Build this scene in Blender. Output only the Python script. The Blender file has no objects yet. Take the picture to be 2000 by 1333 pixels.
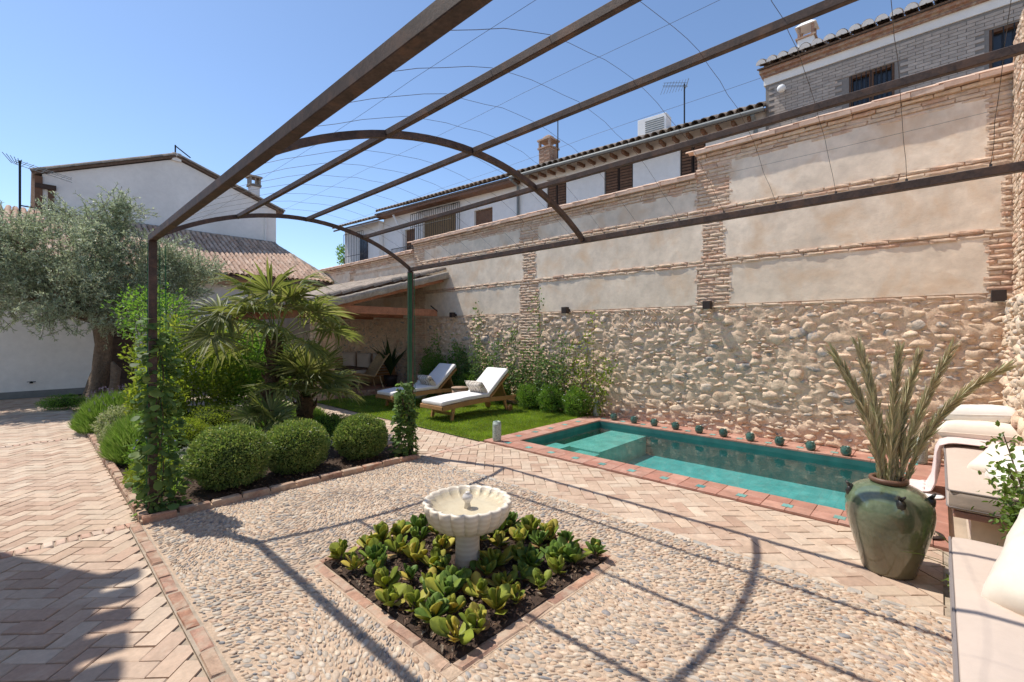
import bpy, math, random
import numpy as np
from mathutils import Vector, Matrix, Euler, noise
R = math.radians
random.seed(7); rng = np.random.default_rng(7)
SC = bpy.context.scene
COL = SC.collection
# ------------------------------------------------------------------ camera, world, sun, exposure
CAM_A = R(46.843)
cd = bpy.data.cameras.new('camera'); cam = bpy.data.objects.new('camera', cd); COL.objects.link(cam)
cam.location = (0, 0, 1.6); cam.rotation_euler = (R(90), 0, -CAM_A)
cd.lens = 16.0; cd.sensor_width = 36.0; cd.shift_y = -0.00675; cd.clip_start = 0.05; cd.clip_end = 2000
SC.camera = cam
SUN = Vector((-0.445, 1.306, 2.456)).normalized()
wd = bpy.data.worlds.new('World'); SC.world = wd; wd.use_nodes = True
wn = wd.node_tree
sky = wn.nodes.new('ShaderNodeTexSky'); sky.sky_type = 'NISHITA'; sky.sun_disc = False
sky.sun_elevation = math.asin(SUN.z); sky.sun_rotation = math.atan2(SUN.x, SUN.y)
sky.altitude = 700; sky.air_density = 1.0; sky.dust_density = 0.35; sky.ozone_density = 3.0
bg = wn.nodes['Background']; bg.inputs[1].default_value = 0.111
wn.links.new(sky.outputs[0], bg.inputs[0])
sd = bpy.data.lights.new('sun', 'SUN'); sun = bpy.data.objects.new('sun', sd); COL.objects.link(sun)
sd.energy = 3.1; sd.angle = R(0.53); sd.color = (1.0, 0.94, 0.845)
sun.location = (-4, 10, 20); sun.rotation_euler = SUN.to_track_quat('Z', 'Y').to_euler()
SC.view_settings.view_transform = 'Standard'; SC.view_settings.look = 'None'
SC.view_settings.exposure = 0.76; SC.view_settings.gamma = 1.0
SC.cycles.transparent_max_bounces = 12; SC.cycles.max_bounces = 10
SC.cycles.diffuse_bounces = 6

# ------------------------------------------------------------------ materials
MATS = {}
def rgb(h):
    return tuple(((int(h[i:i+2], 16)/255)/12.92 if int(h[i:i+2], 16)/255 <= .04045 else ((int(h[i:i+2], 16)/255+.055)/1.055)**2.4) for i in (0, 2, 4))
class NT:
    def __init__(s, name):
        s.m = bpy.data.materials.new(name); s.m.use_nodes = True; s.t = s.m.node_tree
        s.b = s.t.nodes['Principled BSDF']; s.o = s.t.nodes['Material Output']
    def n(s, typ, **k):
        x = s.t.nodes.new(typ)
        for a, v in k.items(): setattr(x, a, v)
        return x
    def l(s, a, b): s.t.links.new(a, b)
    def math(s, op, a, b=0.0, clamp=False):
        x = s.n('ShaderNodeMath', operation=op); x.use_clamp = clamp
        for i, v in enumerate((a, b)):
            if hasattr(v, 'is_linked'): s.l(v, x.inputs[i])
            else: x.inputs[i].default_value = v
        return x.outputs[0]
    def rand(s):
        oi = s.n('ShaderNodeObjectInfo'); g = s.n('ShaderNodeNewGeometry')
        return s.math('FRACT', s.math('ADD', oi.outputs['Random'], g.outputs['Random Per Island']))
    def pos(s): return s.n('ShaderNodeNewGeometry').outputs['Position']
    def noise(s, scale, detail=4, rough=.55, vec=None, dist=0.0):
        x = s.n('ShaderNodeTexNoise'); x.inputs['Scale'].default_value = scale; x.inputs['Detail'].default_value = detail
        x.inputs['Roughness'].default_value = rough; x.inputs['Distortion'].default_value = dist
        s.l(vec if vec is not None else s.pos(), x.inputs['Vector']); return x
    def ramp(s, fac, stops, interp='LINEAR'):
        x = s.n('ShaderNodeValToRGB'); e = x.color_ramp.elements; x.color_ramp.interpolation = interp
        while len(e) < len(stops): e.new(.5)
        for i, (p, c) in enumerate(stops): e[i].position = p; e[i].color = (*c, 1)
        s.l(fac, x.inputs[0]); return x.outputs[0]
    def mix(s, f, a, b, mode='MIX'):
        x = s.n('ShaderNodeMix', data_type='RGBA', blend_type=mode)
        for i, v in ((0, f), (6, a), (7, b)):
            if hasattr(v, 'is_linked'): s.l(v, x.inputs[i])
            else: x.inputs[i].default_value = v if i == 0 else (*v, 1)
        return x.outputs[2]
    def bump(s, h, strength, dist, prev=None):
        x = s.n('ShaderNodeBump'); x.inputs['Strength'].default_value = strength; x.inputs['Distance'].default_value = dist
        s.l(h, x.inputs['Height'])
        if prev is not None: s.l(prev, x.inputs['Normal'])
        return x.outputs[0]
def stops(cols):
    n = len(cols); return [(i/max(1, n-1), c) for i, c in enumerate(cols)]
def mat(name, cols, rough=.85, mott=(6, .25), mott2=None, bump=None, spec=.3, metal=0.0, stain=None, coat=0.0, interp='LINEAR', val=0.0):
    """cols: palette picked at random per piece; mott: (noise scale, amount) light/dark mottling; stain: (colour, scale, lo, hi)"""
    if name in MATS: return MATS[name]
    t = NT(name); r = t.rand()
    c = t.ramp(r, stops(cols), interp) if len(cols) > 1 else None
    if c is None:
        rg = t.n('ShaderNodeRGB'); rg.outputs[0].default_value = (*cols[0], 1); c = rg.outputs[0]
    for mo in (mott, mott2):
        if mo:
            nz = t.noise(mo[0], 5, .6)
            k = t.ramp(nz.outputs[0], [(.28, (1-mo[1],)*3), (.72, (1+mo[1]*.6,)*3)])
            c = t.mix(1.0, c, k, 'MULTIPLY')
    if val:
        r2 = t.math('FRACT', t.math('MULTIPLY', r, 7.31))
        v = t.math('ADD', t.math('MULTIPLY', r2, 2*val), 1-val)
        hs = t.n('ShaderNodeHueSaturation'); t.l(c, hs.inputs['Color']); t.l(v, hs.inputs['Value']); c = hs.outputs[0]
    if stain:
        sc_, s_, lo, hi = stain
        nz = t.noise(s_, 6, .62, dist=.4)
        f = t.ramp(nz.outputs[0], [(lo, (0,)*3), (hi, (1,)*3)])
        c = t.mix(f, c, sc_)
    t.l(c, t.b.inputs['Base Color'])
    t.b.inputs['Roughness'].default_value = rough; t.b.inputs['Specular IOR Level'].default_value = spec
    t.b.inputs['Metallic'].default_value = metal; t.b.inputs['Coat Weight'].default_value = coat
    if bump:
        bl = bump if isinstance(bump, list) else [bump]; pv = None
        for (s_, st, di) in bl: pv = t.bump(t.noise(s_, 6, .65).outputs[0], st, di, pv)
        t.l(pv, t.b.inputs['Normal'])
    MATS[name] = t.m; return t.m
def leafmat(name, cols, trans=.4, rough=.45, tcol=None, val=.25, spec=.35, clump=None):
    if name in MATS: return MATS[name]
    t = NT(name); r = t.rand(); c = t.ramp(r, stops(cols))
    r2 = t.math('FRACT', t.math('MULTIPLY', r, 5.77))
    hs = t.n('ShaderNodeHueSaturation'); t.l(c, hs.inputs['Color']); t.l(t.math('ADD', t.math('MULTIPLY', r2, 2*val), 1-val), hs.inputs['Value'])
    c = hs.outputs[0]
    if clump: c = t.mix(1.0, c, t.ramp(t.noise(clump[0], 2).outputs[0], [(.35, (1-clump[1],)*3), (.65, (1+clump[1],)*3)]), 'MULTIPLY')
    t.l(c, t.b.inputs['Base Color']); t.b.inputs['Roughness'].default_value = rough
    t.b.inputs['Specular IOR Level'].default_value = spec
    tr = t.n('ShaderNodeBsdfTranslucent')
    g = t.n('ShaderNodeHueSaturation'); g.inputs['Hue'].default_value = .485; g.inputs['Saturation'].default_value = 1.15; g.inputs['Value'].default_value = 1.5
    t.l(c, g.inputs['Color']); t.l(g.outputs[0], tr.inputs['Color'])
    mx = t.n('ShaderNodeMixShader'); mx.inputs[0].default_value = trans
    t.l(t.b.outputs[0], mx.inputs[1]); t.l(tr.outputs[0], mx.inputs[2]); t.l(mx.outputs[0], t.o.inputs[0])
    MATS[name] = t.m; return t.m

# ------------------------------------------------------------------ objects and meshes
BASE = {}
def tag(o, label=None, cat=None, group=None, kind=None):
    if label: o['label'] = label
    if cat: o['category'] = cat
    if group: o['group'] = group
    if kind: o['kind'] = kind
    return o
def thing(name, loc, label, cat, group=None):
    o = bpy.data.objects.new(name, None); COL.objects.link(o); o.location = loc; o.empty_display_size = .1
    BASE[o] = Vector(loc); return tag(o, label, cat, group)
def link(name, me, parent=None, base=True):
    o = bpy.data.objects.new(name, me); COL.objects.link(o)
    if parent is not None: o.parent = parent; BASE[o] = BASE.get(parent, Vector((0, 0, 0)))
    else: BASE[o] = Vector((0, 0, 0))
    return o
def inst(name, me, parent, loc, rot=None, scale=None):
    o = bpy.data.objects.new(name, me); COL.objects.link(o)
    if parent is not None: o.parent = parent; o.location = Vector(loc) - BASE.get(parent, Vector((0, 0, 0)))
    else: o.location = loc
    if rot is not None: o.rotation_euler = rot
    if scale is not None: o.scale = scale
    return o
def mesh_np(name, V, T, mat_=None, smooth=False):
    """V (n,3), T (m,k) fixed-size faces"""
    V = np.asarray(V, dtype=np.float32); T = np.asarray(T, dtype=np.int32); m, k = T.shape
    me = bpy.data.meshes.new(name); me.vertices.add(len(V)); me.vertices.foreach_set('co', V.ravel())
    me.loops.add(m*k); me.loops.foreach_set('vertex_index', T.ravel())
    me.polygons.add(m); me.polygons.foreach_set('loop_start', np.arange(0, m*k, k, dtype=np.int32))
    me.polygons.foreach_set('loop_total', np.full(m, k, dtype=np.int32))
    me.polygons.foreach_set('use_smooth', np.full(m, smooth, dtype=bool))
    if mat_: me.materials.append(mat_)
    me.update(calc_edges=True); return me
def obj_np(name, V, T, mat_, parent=None, smooth=False, kind=None):
    V = np.asarray(V, dtype=np.float32)
    if parent is not None: V = V - np.array(BASE.get(parent, Vector((0, 0, 0))), dtype=np.float32)
    o = link(name, mesh_np(name, V, T, mat_, smooth), parent)
    if kind: o['kind'] = kind
    return o
class MB:
    def __init__(s): s.v = []; s.f = []
    def add(s, V, F):
        b = len(s.v); s.v += [tuple(p) for p in V]; s.f += [tuple(b+i for i in f) for f in F]; return s
    def box(s, c, size, rot=None, taper=1.0):
        x, y, z = (a/2 for a in size)
        V = [Vector((sx*x*(taper if sz > 0 else 1), sy*y*(taper if sz > 0 else 1), sz*z)) for sz in (-1, 1) for sx, sy in ((-1, -1), (1, -1), (1, 1), (-1, 1))]
        if rot is not None:
            M_ = rot if isinstance(rot, Matrix) else Euler(rot).to_matrix(); V = [M_ @ v for v in V]
        V = [v + Vector(c) for v in V]
        return s.add(V, [(3, 2, 1, 0), (4, 5, 6, 7), (0, 1, 5, 4), (1, 2, 6, 5), (2, 3, 7, 6), (3, 0, 4, 7)])
    def bb(s, x0, x1, y0, y1, z0, z1): return s.box(((x0+x1)/2, (y0+y1)/2, (z0+z1)/2), (x1-x0, y1-y0, z1-z0))
    def beam(s, a, b, w, h, up=(0, 0, 1)):
        a = Vector(a); b = Vector(b); d = (b-a); L = d.length; d.normalize(); u = Vector(up)
        sd_ = d.cross(u).normalized(); u = sd_.cross(d)
        return s.box((a+b)/2, (w, L, h), Matrix((sd_, d, u)).transposed())
    def tube(s, pts, r, n=8, cap=True):
        pts = [Vector(p) for p in pts]; m = len(pts); rr = r if hasattr(r, '__len__') else [r]*m
        V = []; pu = None
        for i, p in enumerate(pts):
            d = (pts[min(i+1, m-1)]-pts[max(i-1, 0)]).normalized()
            if pu is None:
                pu = Vector((0, 0, 1)) if abs(d.z) < .9 else Vector((1, 0, 0))
            x = d.cross(pu).normalized(); y = x.cross(d).normalized(); pu = y
            for k in range(n):
                a = 2*math.pi*k/n; V.append(p+x*math.cos(a)*rr[i]+y*math.sin(a)*rr[i])
        F = [(i*n+k, i*n+(k+1) % n, (i+1)*n+(k+1) % n, (i+1)*n+k) for i in range(m-1) for k in range(n)]
        if cap: F += [tuple(range(n-1, -1, -1)), tuple((m-1)*n+k for k in range(n))]
        return s.add(V, F)
    def lathe(s, prof, n=24, c=(0, 0, 0), mod=None, closed=True):
        V = []
        for j, (r, z) in enumerate(prof):
            for k in range(n):
                a = 2*math.pi*k/n; q = r*(mod(a, j) if mod else 1); V.append((c[0]+q*math.cos(a), c[1]+q*math.sin(a), c[2]+z))
        m = len(prof)
        F = [(i*n+k, i*n+(k+1) % n, (i+1)*n+(k+1) % n, (i+1)*n+k) for i in range(m-1) for k in range(n)]
        if closed: F += [tuple(range(n-1, -1, -1)), tuple((m-1)*n+k for k in range(n))]
        return s.add(V, F)
    def prism(s, poly, z0, z1):
        n = len(poly); V = [(x, y, z0) for x, y in poly]+[(x, y, z1) for x, y in poly]
        return s.add(V, [tuple(range(n-1, -1, -1)), tuple(range(n, 2*n))]+[(i, (i+1) % n, n+(i+1) % n, n+i) for i in range(n)])
    def jit(s, a, seed=0):
        r_ = random.Random(seed); s.v = [(x+r_.uniform(-a, a), y+r_.uniform(-a, a), z+r_.uniform(-a, a)) for x, y, z in s.v]; return s
    def mesh(s, name, mat_=None, smooth=False, base=None):
        b = base or Vector((0, 0, 0))
        me = bpy.data.meshes.new(name); me.from_pydata([(x-b[0], y-b[1], z-b[2]) for x, y, z in s.v], [], s.f)
        if mat_: me.materials.append(mat_)
        if smooth: me.polygons.foreach_set('use_smooth', [True]*len(me.polygons))
        me.update(); return me
    def build(s, name, mat_, parent=None, smooth=False, kind=None, bevel=0.0, seg=2, sub=0, auto=None):
        b = BASE.get(parent, Vector((0, 0, 0))) if parent is not None else Vector((0, 0, 0))
        me = s.mesh(name, mat_, smooth, b); o = link(name, me, parent)
        if bevel:
            m = o.modifiers.new('bevel', 'BEVEL'); m.width = bevel; m.segments = seg; m.limit_method = 'ANGLE'; m.angle_limit = R(35)
        if sub:
            m = o.modifiers.new('sub', 'SUBSURF'); m.levels = sub; m.render_levels = sub
        if kind: o['kind'] = kind
        return o
def copy_tree(o, parent=None):
    c = o.copy(); COL.objects.link(c); c.parent = parent; BASE[c] = BASE.get(o, Vector((0, 0, 0)))
    for ch in list(o.children): copy_tree(ch, c)
    return c
# unit icosphere data
def ico(sub):
    import bmesh
    bm = bmesh.new(); bmesh.ops.create_icosphere(bm, subdivisions=sub, radius=1)
    bm.verts.ensure_lookup_table(); V = np.array([v.co[:] for v in bm.verts]); F = np.array([[v.index for v in f.verts] for f in bm.faces]); bm.free(); return V, F
ICO1 = ico(1); ICO2 = ico(2); ICO3 = ico(3)
def lump(seed, sub=ICO2, amp=.22, freq=1.3, flat=1.0):
    V, F = sub; out = []
    for v in V:
        p = Vector(v); n_ = noise.noise(p*freq+Vector((seed*9.1, seed*3.7, seed*5.3)))+.5*noise.noise(p*freq*2.3+Vector((seed, seed*2, 0)))
        out.append(p*(1+amp*n_))
    return np.array(out), F
def leaves(C, N, U, L, W, fold=.15, curl=0.0, shape='diamond'):
    """one folded leaf per row: C base points, U long axis, N normal"""
    C = np.asarray(C); n = len(C); U = U/np.linalg.norm(U, axis=1, keepdims=True)
    S = np.cross(U, N); S /= np.linalg.norm(S, axis=1, keepdims=True)+1e-9; N = np.cross(S, U)
    L = np.broadcast_to(np.asarray(L, float), (n,))[:, None]; W = np.broadcast_to(np.asarray(W, float), (n,))[:, None]
    if shape == 'diamond':
        V = np.stack([C, C+U*L*.5+S*W*.5+N*W*fold, C+U*L-N*L*curl, C+U*L*.5-S*W*.5+N*W*fold], 1)
        b = np.arange(n)[:, None]*4; T = np.concatenate([b+np.array([[0, 1, 2]]), b+np.array([[0, 2, 3]])], 0)
        return V.reshape(-1, 3), T
    V = np.stack([C, C+U*L*.25+S*W*.42+N*W*fold, C+U*L*.62+S*W*.45+N*W*fold-N*L*curl*.4, C+U*L-N*L*curl, C+U*L*.62-S*W*.45+N*W*fold-N*L*curl*.4, C+U*L*.25-S*W*.42+N*W*fold], 1)
    b = np.arange(n)[:, None]*6
    T = np.concatenate([b+np.array([[0, 1, 2]]), b+np.array([[0, 2, 3]]), b+np.array([[0, 3, 4]]), b+np.array([[0, 4, 5]])], 0)
    return V.reshape(-1, 3), T
def runit(n): v = rng.normal(size=(n, 3)); return v/np.linalg.norm(v, axis=1, keepdims=True)
# ------------------------------------------------------------------ ground, paving, pebbles, pool, lawn
m_dust = mat('dust', [(.42, .34, .26)], .95, (3, .2), bump=(60, .4, .01))
m_joint = mat('joint_sand', [(.40, .325, .25)], .95, (14, .3), bump=(120, .5, .006))
m_paver = mat('paver_clay', [(.49, .35, .255), (.56, .44, .335), (.48, .335, .245), (.59, .475, .365), (.52, .39, .295), (.44, .295, .215), (.55, .43, .32)], .82, (7, .16), (38, .12), bump=[(30, .25, .006), (180, .25, .002)], val=.07, stain=((.66, .56, .44), 3.1, .55, .85))
m_redbrick = mat('edging_brick', [(.40, .22, .15), (.46, .29, .205), (.36, .20, .145), (.48, .33, .235), (.42, .215, .14)], .88, (14, .35), (70, .2), bump=[(40, .5, .007), (160, .4, .002)], val=.15, stain=((.46, .36, .27), 9, .46, .66))
m_soil = mat('soil', [(.085, .055, .04)], .95, (20, .5), bump=[(40, .9, .03), (140, .6, .01)])
PX0, PX1, PY0, PY1 = 5.02, 7.20, 0.50, 4.54      # pool opening
CX0, CX1, CY0, CY1 = 4.66, 7.68, 0.03, 4.95      # coping outside
b = MB(); G = 600.0; zg = -.05
hx0, hx1, hy0, hy1 = PX0-.1, PX1+.1, PY0-.1, PY1+.1
V = [(-G, -G, zg), (G, -G, zg), (G, G, zg), (-G, G, zg), (hx0, hy0, zg), (hx1, hy0, zg), (hx1, hy1, zg), (hx0, hy1, zg)]
b.add(V, [(0, 1, 5, 4), (1, 2, 6, 5), (2, 3, 7, 6), (3, 0, 4, 7)])
tag(b.build('ground', m_dust), kind='structure')

def clip_poly(P, x0, x1, y0, y1):
    for ax, lim, sg in ((0, x0, 1), (0, x1, -1), (1, y0, 1), (1, y1, -1)):
        Q = []
        for i in range(len(P)):
            a, c = P[i], P[(i+1) % len(P)]; da, dc = sg*(a[ax]-lim), sg*(c[ax]-lim)
            if da >= 0: Q.append(a)
            if (da >= 0) != (dc >= 0):
                t = da/(da-dc); Q.append((a[0]+t*(c[0]-a[0]), a[1]+t*(c[1]-a[1])))
        P = Q
        if len(P) < 3: return []
    return P
def area(P): return abs(sum(P[i][0]*P[(i+1) % len(P)][1]-P[(i+1) % len(P)][0]*P[i][1] for i in range(len(P))))/2
def slab_mesh(name, L, W, H, m_, ch=.006, jit=.002, seed=0):
    """a paver with softened top edge, origin at its top centre"""
    b = MB(); x, y = L/2, W/2
    V = [(-x, -y, -H), (x, -y, -H), (x, y, -H), (-x, y, -H), (-x, -y, -ch), (x, -y, -ch), (x, y, -ch), (-x, y, -ch),
         (-x+ch, -y+ch, 0), (x-ch, -y+ch, 0), (x-ch, y-ch, 0), (-x+ch, y-ch, 0)]
    b.add(V, [(0, 1, 5, 4), (1, 2, 6, 5), (2, 3, 7, 6), (3, 0, 4, 7), (4, 5, 9, 8), (5, 6, 10, 9), (6, 7, 11, 10), (7, 4, 8, 11), (8, 9, 10, 11)])
    return b.jit(jit, seed).mesh(name, m_)
BL, BW, JN = .224, .112, .006
pav_me = [slab_mesh('paver', BL-JN, BW-JN, .045, m_paver, .005, .0022, k) for k in range(8)]
red_me = [slab_mesh('brick', .24, .115, .06, m_redbrick, .008, .004, 40+k) for k in range(8)]
kb_me = [slab_mesh('brick', .235, .068, .09, m_redbrick, .008, .004, 70+k) for k in range(8)]
m_row = mat('row_brick', [(.52, .33, .25), (.57, .45, .35), (.50, .30, .22), (.58, .48, .39), (.53, .37, .28)], .85, (14, .2), bump=(40, .3, .004), val=.08)
redn_me = [slab_mesh('brick', .115, .060, .06, m_row, .007, .003, 60+k) for k in range(6)]
def herring(root, x0, x1, y0, y1, ang=45, top=0.0, near=(0, 0), limit=300, off=(0, 0)):
    ca, sa = math.cos(R(ang)), math.sin(R(ang)); cx, cy = (x0+x1)/2+off[0], (y0+y1)/2+off[1]; D = math.hypot(x1-x0, y1-y0)
    K = int(D/BW)+6; out = []
    for m in range(-K, K):
        for n in range(-K//2-2, K//2+3):
            for (px, py, sx, sy) in ((m+2*n, m-2*n, 2, 1), (m+2*n+2, m-2*n-1, 1, 2)):
                qx, qy = (px+sx/2)*BW, (py+sy/2)*BW
                if abs(qx) > D*.75 or abs(qy) > D*.75: continue
                wx, wy = cx+ca*qx-sa*qy, cy+sa*qx+ca*qy
                if not (x0-.15 < wx < x1+.15 and y0-.15 < wy < y1+.15): continue
                hx, hy = (sx*BW-JN)/2, (sy*BW-JN)/2
                P = [(wx+ca*a*hx-sa*c*hy, wy+sa*a*hx+ca*c*hy) for a, c in ((-1, -1), (1, -1), (1, 1), (-1, 1))]
                Q = clip_poly(P, x0, x1, y0, y1)
                if len(Q) < 3 or area(Q) < .0025: continue
                full = area(Q) > .985*area(P)
                out.append((math.hypot(wx-near[0], wy-near[1]), full, wx, wy, R(ang)+(0 if sx == 2 else R(90)), Q))
    out.sort(key=lambda a: a[0]); rest = MB()
    for i, (d, full, wx, wy, an, Q) in enumerate(out):
        z = top+random.uniform(-.0025, .0025)
        if i < limit:
            if full: inst('paver', random.choice(pav_me), root, (wx, wy, z), (random.gauss(0, .004), random.gauss(0, .004), an+random.gauss(0, .006)+random.choice((0, math.pi))))
            else:
                mx, my = sum(p[0] for p in Q)/len(Q), sum(p[1] for p in Q)/len(Q)
                me = MB().prism([(p[0]-mx, p[1]-my) for p in Q], -.045, 0).mesh('paver', m_paver); inst('paver', me, root, (mx, my, z))
        else: rest.prism(Q, top-.045, z)
    if rest.v: rest.build('paver_field', m_paver, root, kind='stuff')
def sheet(name, x0, x1, y0, y1, z, m_, parent=None):
    return MB().add([(x0, y0, z), (x1, y0, z), (x1, y1, z), (x0, y1, z)], [(0, 1, 2, 3)]).build(name, m_, parent)
# left walk
lp = tag(sheet('brick_path', -9, .66, -3, 16.7, -.012, m_joint), kind='structure')
herring(lp, -2.2, .575, 1.0, 4.87, near=(.6, 3.0), limit=190)
herring(lp, -2.2, .648, 4.995, 9.6, near=(.6, 5), limit=110, off=(.05, .1))
rest = MB()
for y0, y1 in ((9.72, 16.6),):
    pass
herring(lp, -2.6, .648, 9.73, 16.6, near=(0, 9), limit=0)
for k in range(40):
    inst('brick', random.choice(redn_me), lp, (.60-k*.07, 4.932+random.uniform(-.004, .004), .005), (0, 0, R(90)+random.gauss(0, .03)))
for k in range(40):
    inst('brick', random.choice(redn_me), lp, (.60-k*.07, 9.665+random.uniform(-.004, .004), .005), (0, 0, R(90)+random.gauss(0, .03)))
# walk beside the pool and its continuation beside the lawn
rp = tag(sheet('poolside_path', 3.47, 4.66, -.3, 10.7, -.012, m_joint), kind='structure')
herring(rp, 3.56, 4.645, -.02, 4.86, near=(3, 0), limit=240)
herring(rp, 3.62, 4.60, 4.99, 10.6, near=(3, 5), limit=55, off=(.03, .07))
for k in range(16):
    inst('brick', random.choice(redn_me), rp, (3.58+k*.068, 4.925, .005), (0, 0, R(90)+random.gauss(0, .03)))

# pebble court
m_mortar = mat('pebble_mortar', [(.53, .395, .285)], .95, (9, .22), (60, .25), bump=[(70, .6, .01), (250, .4, .003)])
PEB = [(.20, .195, .19), (.50, .39, .29), (.54, .44, .34), (.56, .40, .27), (.34, .32, .30), (.52, .44, .35), (.60, .50, .39), (.56, .45, .33), (.24, .24, .245), (.50, .33, .22), (.55, .46, .36), (.42, .37, .31), (.58, .46, .34), (.53, .40, .29)]
m_peb = mat('pebbles', PEB, .6, (60, .22), bump=(150, .15, .002), val=.14, spec=.35)
QX0, QX1, QY0, QY1 = .665, 3.52, -.12, 4.86
SX0, SX1, SY0, SY1 = 1.41, 2.815, 1.715, 3.12     # square bed
pc = tag(sheet('pebble_court', .60, 3.56, -3, 4.87, .002, m_mortar), kind='structure')
CELL = .004; gx, gy = int((QX1-QX0)/CELL), int((QY1-QY0)/CELL); occ = np.zeros((gx, gy), bool)
a0, a1, c0, c1 = (int((SX0-.08-QX0)/CELL), int((SX1+.08-QX0)/CELL), int((SY0-.08-QY0)/CELL), int((SY1+.08-QY0)/CELL)); occ[a0:a1, c0:c1] = True
def flow(x, y):
    n_ = noise.noise(Vector((x*.75, y*.75, 3.1)))
    return 1.9+2.6*n_+.5*math.sin(1.7*x+1.1*y)
pebs = []
for (cnt, la, lb) in ((1500, .028, .036), (16000, .020, .028), (70000, .011, .020)):
    xs = rng.uniform(.004, QX1-QX0-.004, cnt); ys = rng.uniform(.004, QY1-QY0-.004, cnt); ls = rng.uniform(la, lb, cnt)
    for x, y, l in zip(xs, ys, ls):
        # visible court only
        if (x+QX0)*.7294+(y+QY0)*.684 < 1.55: continue
        an = flow(x+QX0, y+QY0)+random.gauss(0, .22); w = max(.005, l*random.choice((random.uniform(.22, .34), random.uniform(.36, .68), random.uniform(.4, .7)))); r = int(l/CELL)+1
        ix, iy = int(x/CELL), int(y/CELL)
        if ix-r < 0 or iy-r < 0 or ix+r+1 > gx or iy+r+1 > gy or occ[ix, iy]: continue
        yy = np.arange(-r, r+1)*CELL; ca, sa = math.cos(an), math.sin(an)
        A = (yy[:, None]*ca+yy[None, :]*sa)/l; B = (-yy[:, None]*sa+yy[None, :]*ca)/w
        E_ = A*A+B*B < 1.0
        sub = occ[ix-r:ix+r+1, iy-r:iy+r+1]
        if (sub & E_).sum() > .10*E_.sum(): continue
        sub |= E_; pebs.append((x+QX0, y+QY0, l, w, an))
HS = 9
def dome():
    V = [(math.cos(2*math.pi*k/HS)*r_, math.sin(2*math.pi*k/HS)*r_, z_) for r_, z_ in ((1, -.15), (.86, .5), (.48, .88)) for k in range(HS)]+[(0, 0, 1)]
    F = []
    for i in range(2):
        for k in range(HS):
            a, c, d, e = i*HS+k, i*HS+(k+1) % HS, (i+1)*HS+(k+1) % HS, (i+1)*HS+k; F += [(a, c, d), (a, d, e)]
    F += [(2*HS+k, 2*HS+(k+1) % HS, 3*HS) for k in range(HS)]
    return np.array(V), np.array(F)
DV, DF = dome()
peb_me = []
for k in range(10):
    v = DV*(1+rng.normal(0, .06, (len(DV), 1))); peb_me.append(mesh_np('pebble', v, DF, m_peb, True))
pebs.sort(key=lambda p: (p[0]*.7294+p[1]*.684)/p[2])
for i, (x, y, l, w, an) in enumerate(pebs[:300]):
    inst('pebble', random.choice(peb_me), pc, (x, y, .002), (random.gauss(0, .1), random.gauss(0, .1), an), (l, w, random.uniform(.006, .010)))
rest = pebs[300:]; n = len(rest); P = np.array(rest)
v = DV[None]*(1+rng.normal(0, .07, (n, len(DV), 1)))
hh = rng.uniform(.005, .011, n)
lx, ly, lz = v[:, :, 0]*P[:, 2:3], v[:, :, 1]*P[:, 3:4], v[:, :, 2]*hh[:, None]+v[:, :, 0]*P[:, 2:3]*rng.normal(0, .07, (n, 1))
ca, sa = np.cos(P[:, 4:5]), np.sin(P[:, 4:5])
W = np.stack([P[:, 0:1]+lx*ca-ly*sa, P[:, 1:2]+lx*sa+ly*ca, lz+.002], 2)
T = (np.arange(n)[:, None, None]*len(DV)+DF[None]).reshape(-1, 3)
obj_np('pebble_bed', W.reshape(-1, 3), T, m_peb, pc, True, 'stuff')
# brick border between walk and pebbles
bd = tag(MB().bb(.58, .665, 1.0, 4.87, -.03, .003).build('brick_border', m_joint), kind='structure')
y = 1.2
while y < 4.8:
    inst('brick', random.choice(kb_me), bd, (.622+random.gauss(0, .003), y+.12, .010+random.uniform(-.003, .004)), (0, 0, R(90)+random.gauss(0, .012))); y += .25
# stone edge between pebbles and pool walk
m_edge = mat('edge_stone', [(.47, .42, .36), (.40, .37, .33), (.52, .45, .37), (.55, .46, .36)], .9, (18, .25), bump=(50, .5, .008), val=.1)
es = tag(MB().bb(3.47, 3.56, -.3, 4.87, -.03, .003).build('stone_edging', m_mortar), kind='structure')
y = -.25; em = [slab_mesh('edge_stone', .1, .055, .05, m_edge, .012, .005, 90+k) for k in range(5)]
while y < 4.8:
    s = random.uniform(.7, 1.5); inst('edge_stone', random.choice(em), es, (3.517, y+.05*s, .008), (0, 0, R(90)+random.gauss(0, .06)), (s, 1.1, 1)); y += .105*s
# square bed with brick edging
sb = tag(sheet('square_bed_soil', SX0, SX1, SY0, SY1, -.004+.012, m_soil), kind='structure')
gN = 46; gxv = np.linspace(SX0+.0, SX1, gN); gyv = np.linspace(SY0, SY1, gN)
V = [(x, y, .014+.02*noise.noise(Vector((x*9, y*9, 1)))+.012*noise.noise(Vector((x*31, y*31, 5)))) for x in gxv for y in gyv]
F = [(i*gN+j, (i+1)*gN+j, (i+1)*gN+j+1, i*gN+j+1) for i in range(gN-1) for j in range(gN-1)]
obj_np('soil_surface', V, F, m_soil, sb, True, 'stuff')
sq = tag(MB().bb(SX0-.078, SX1+.078, SY0-.078, SY0, -.03, .004).bb(SX0-.078, SX1+.078, SY1, SY1+.078, -.03, .004).bb(SX0-.078, SX0, SY0, SY1, -.03, .004).bb(SX1, SX1+.078, SY0, SY1, -.03, .004).build('square_bed_edging', m_mortar), kind='structure')
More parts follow.
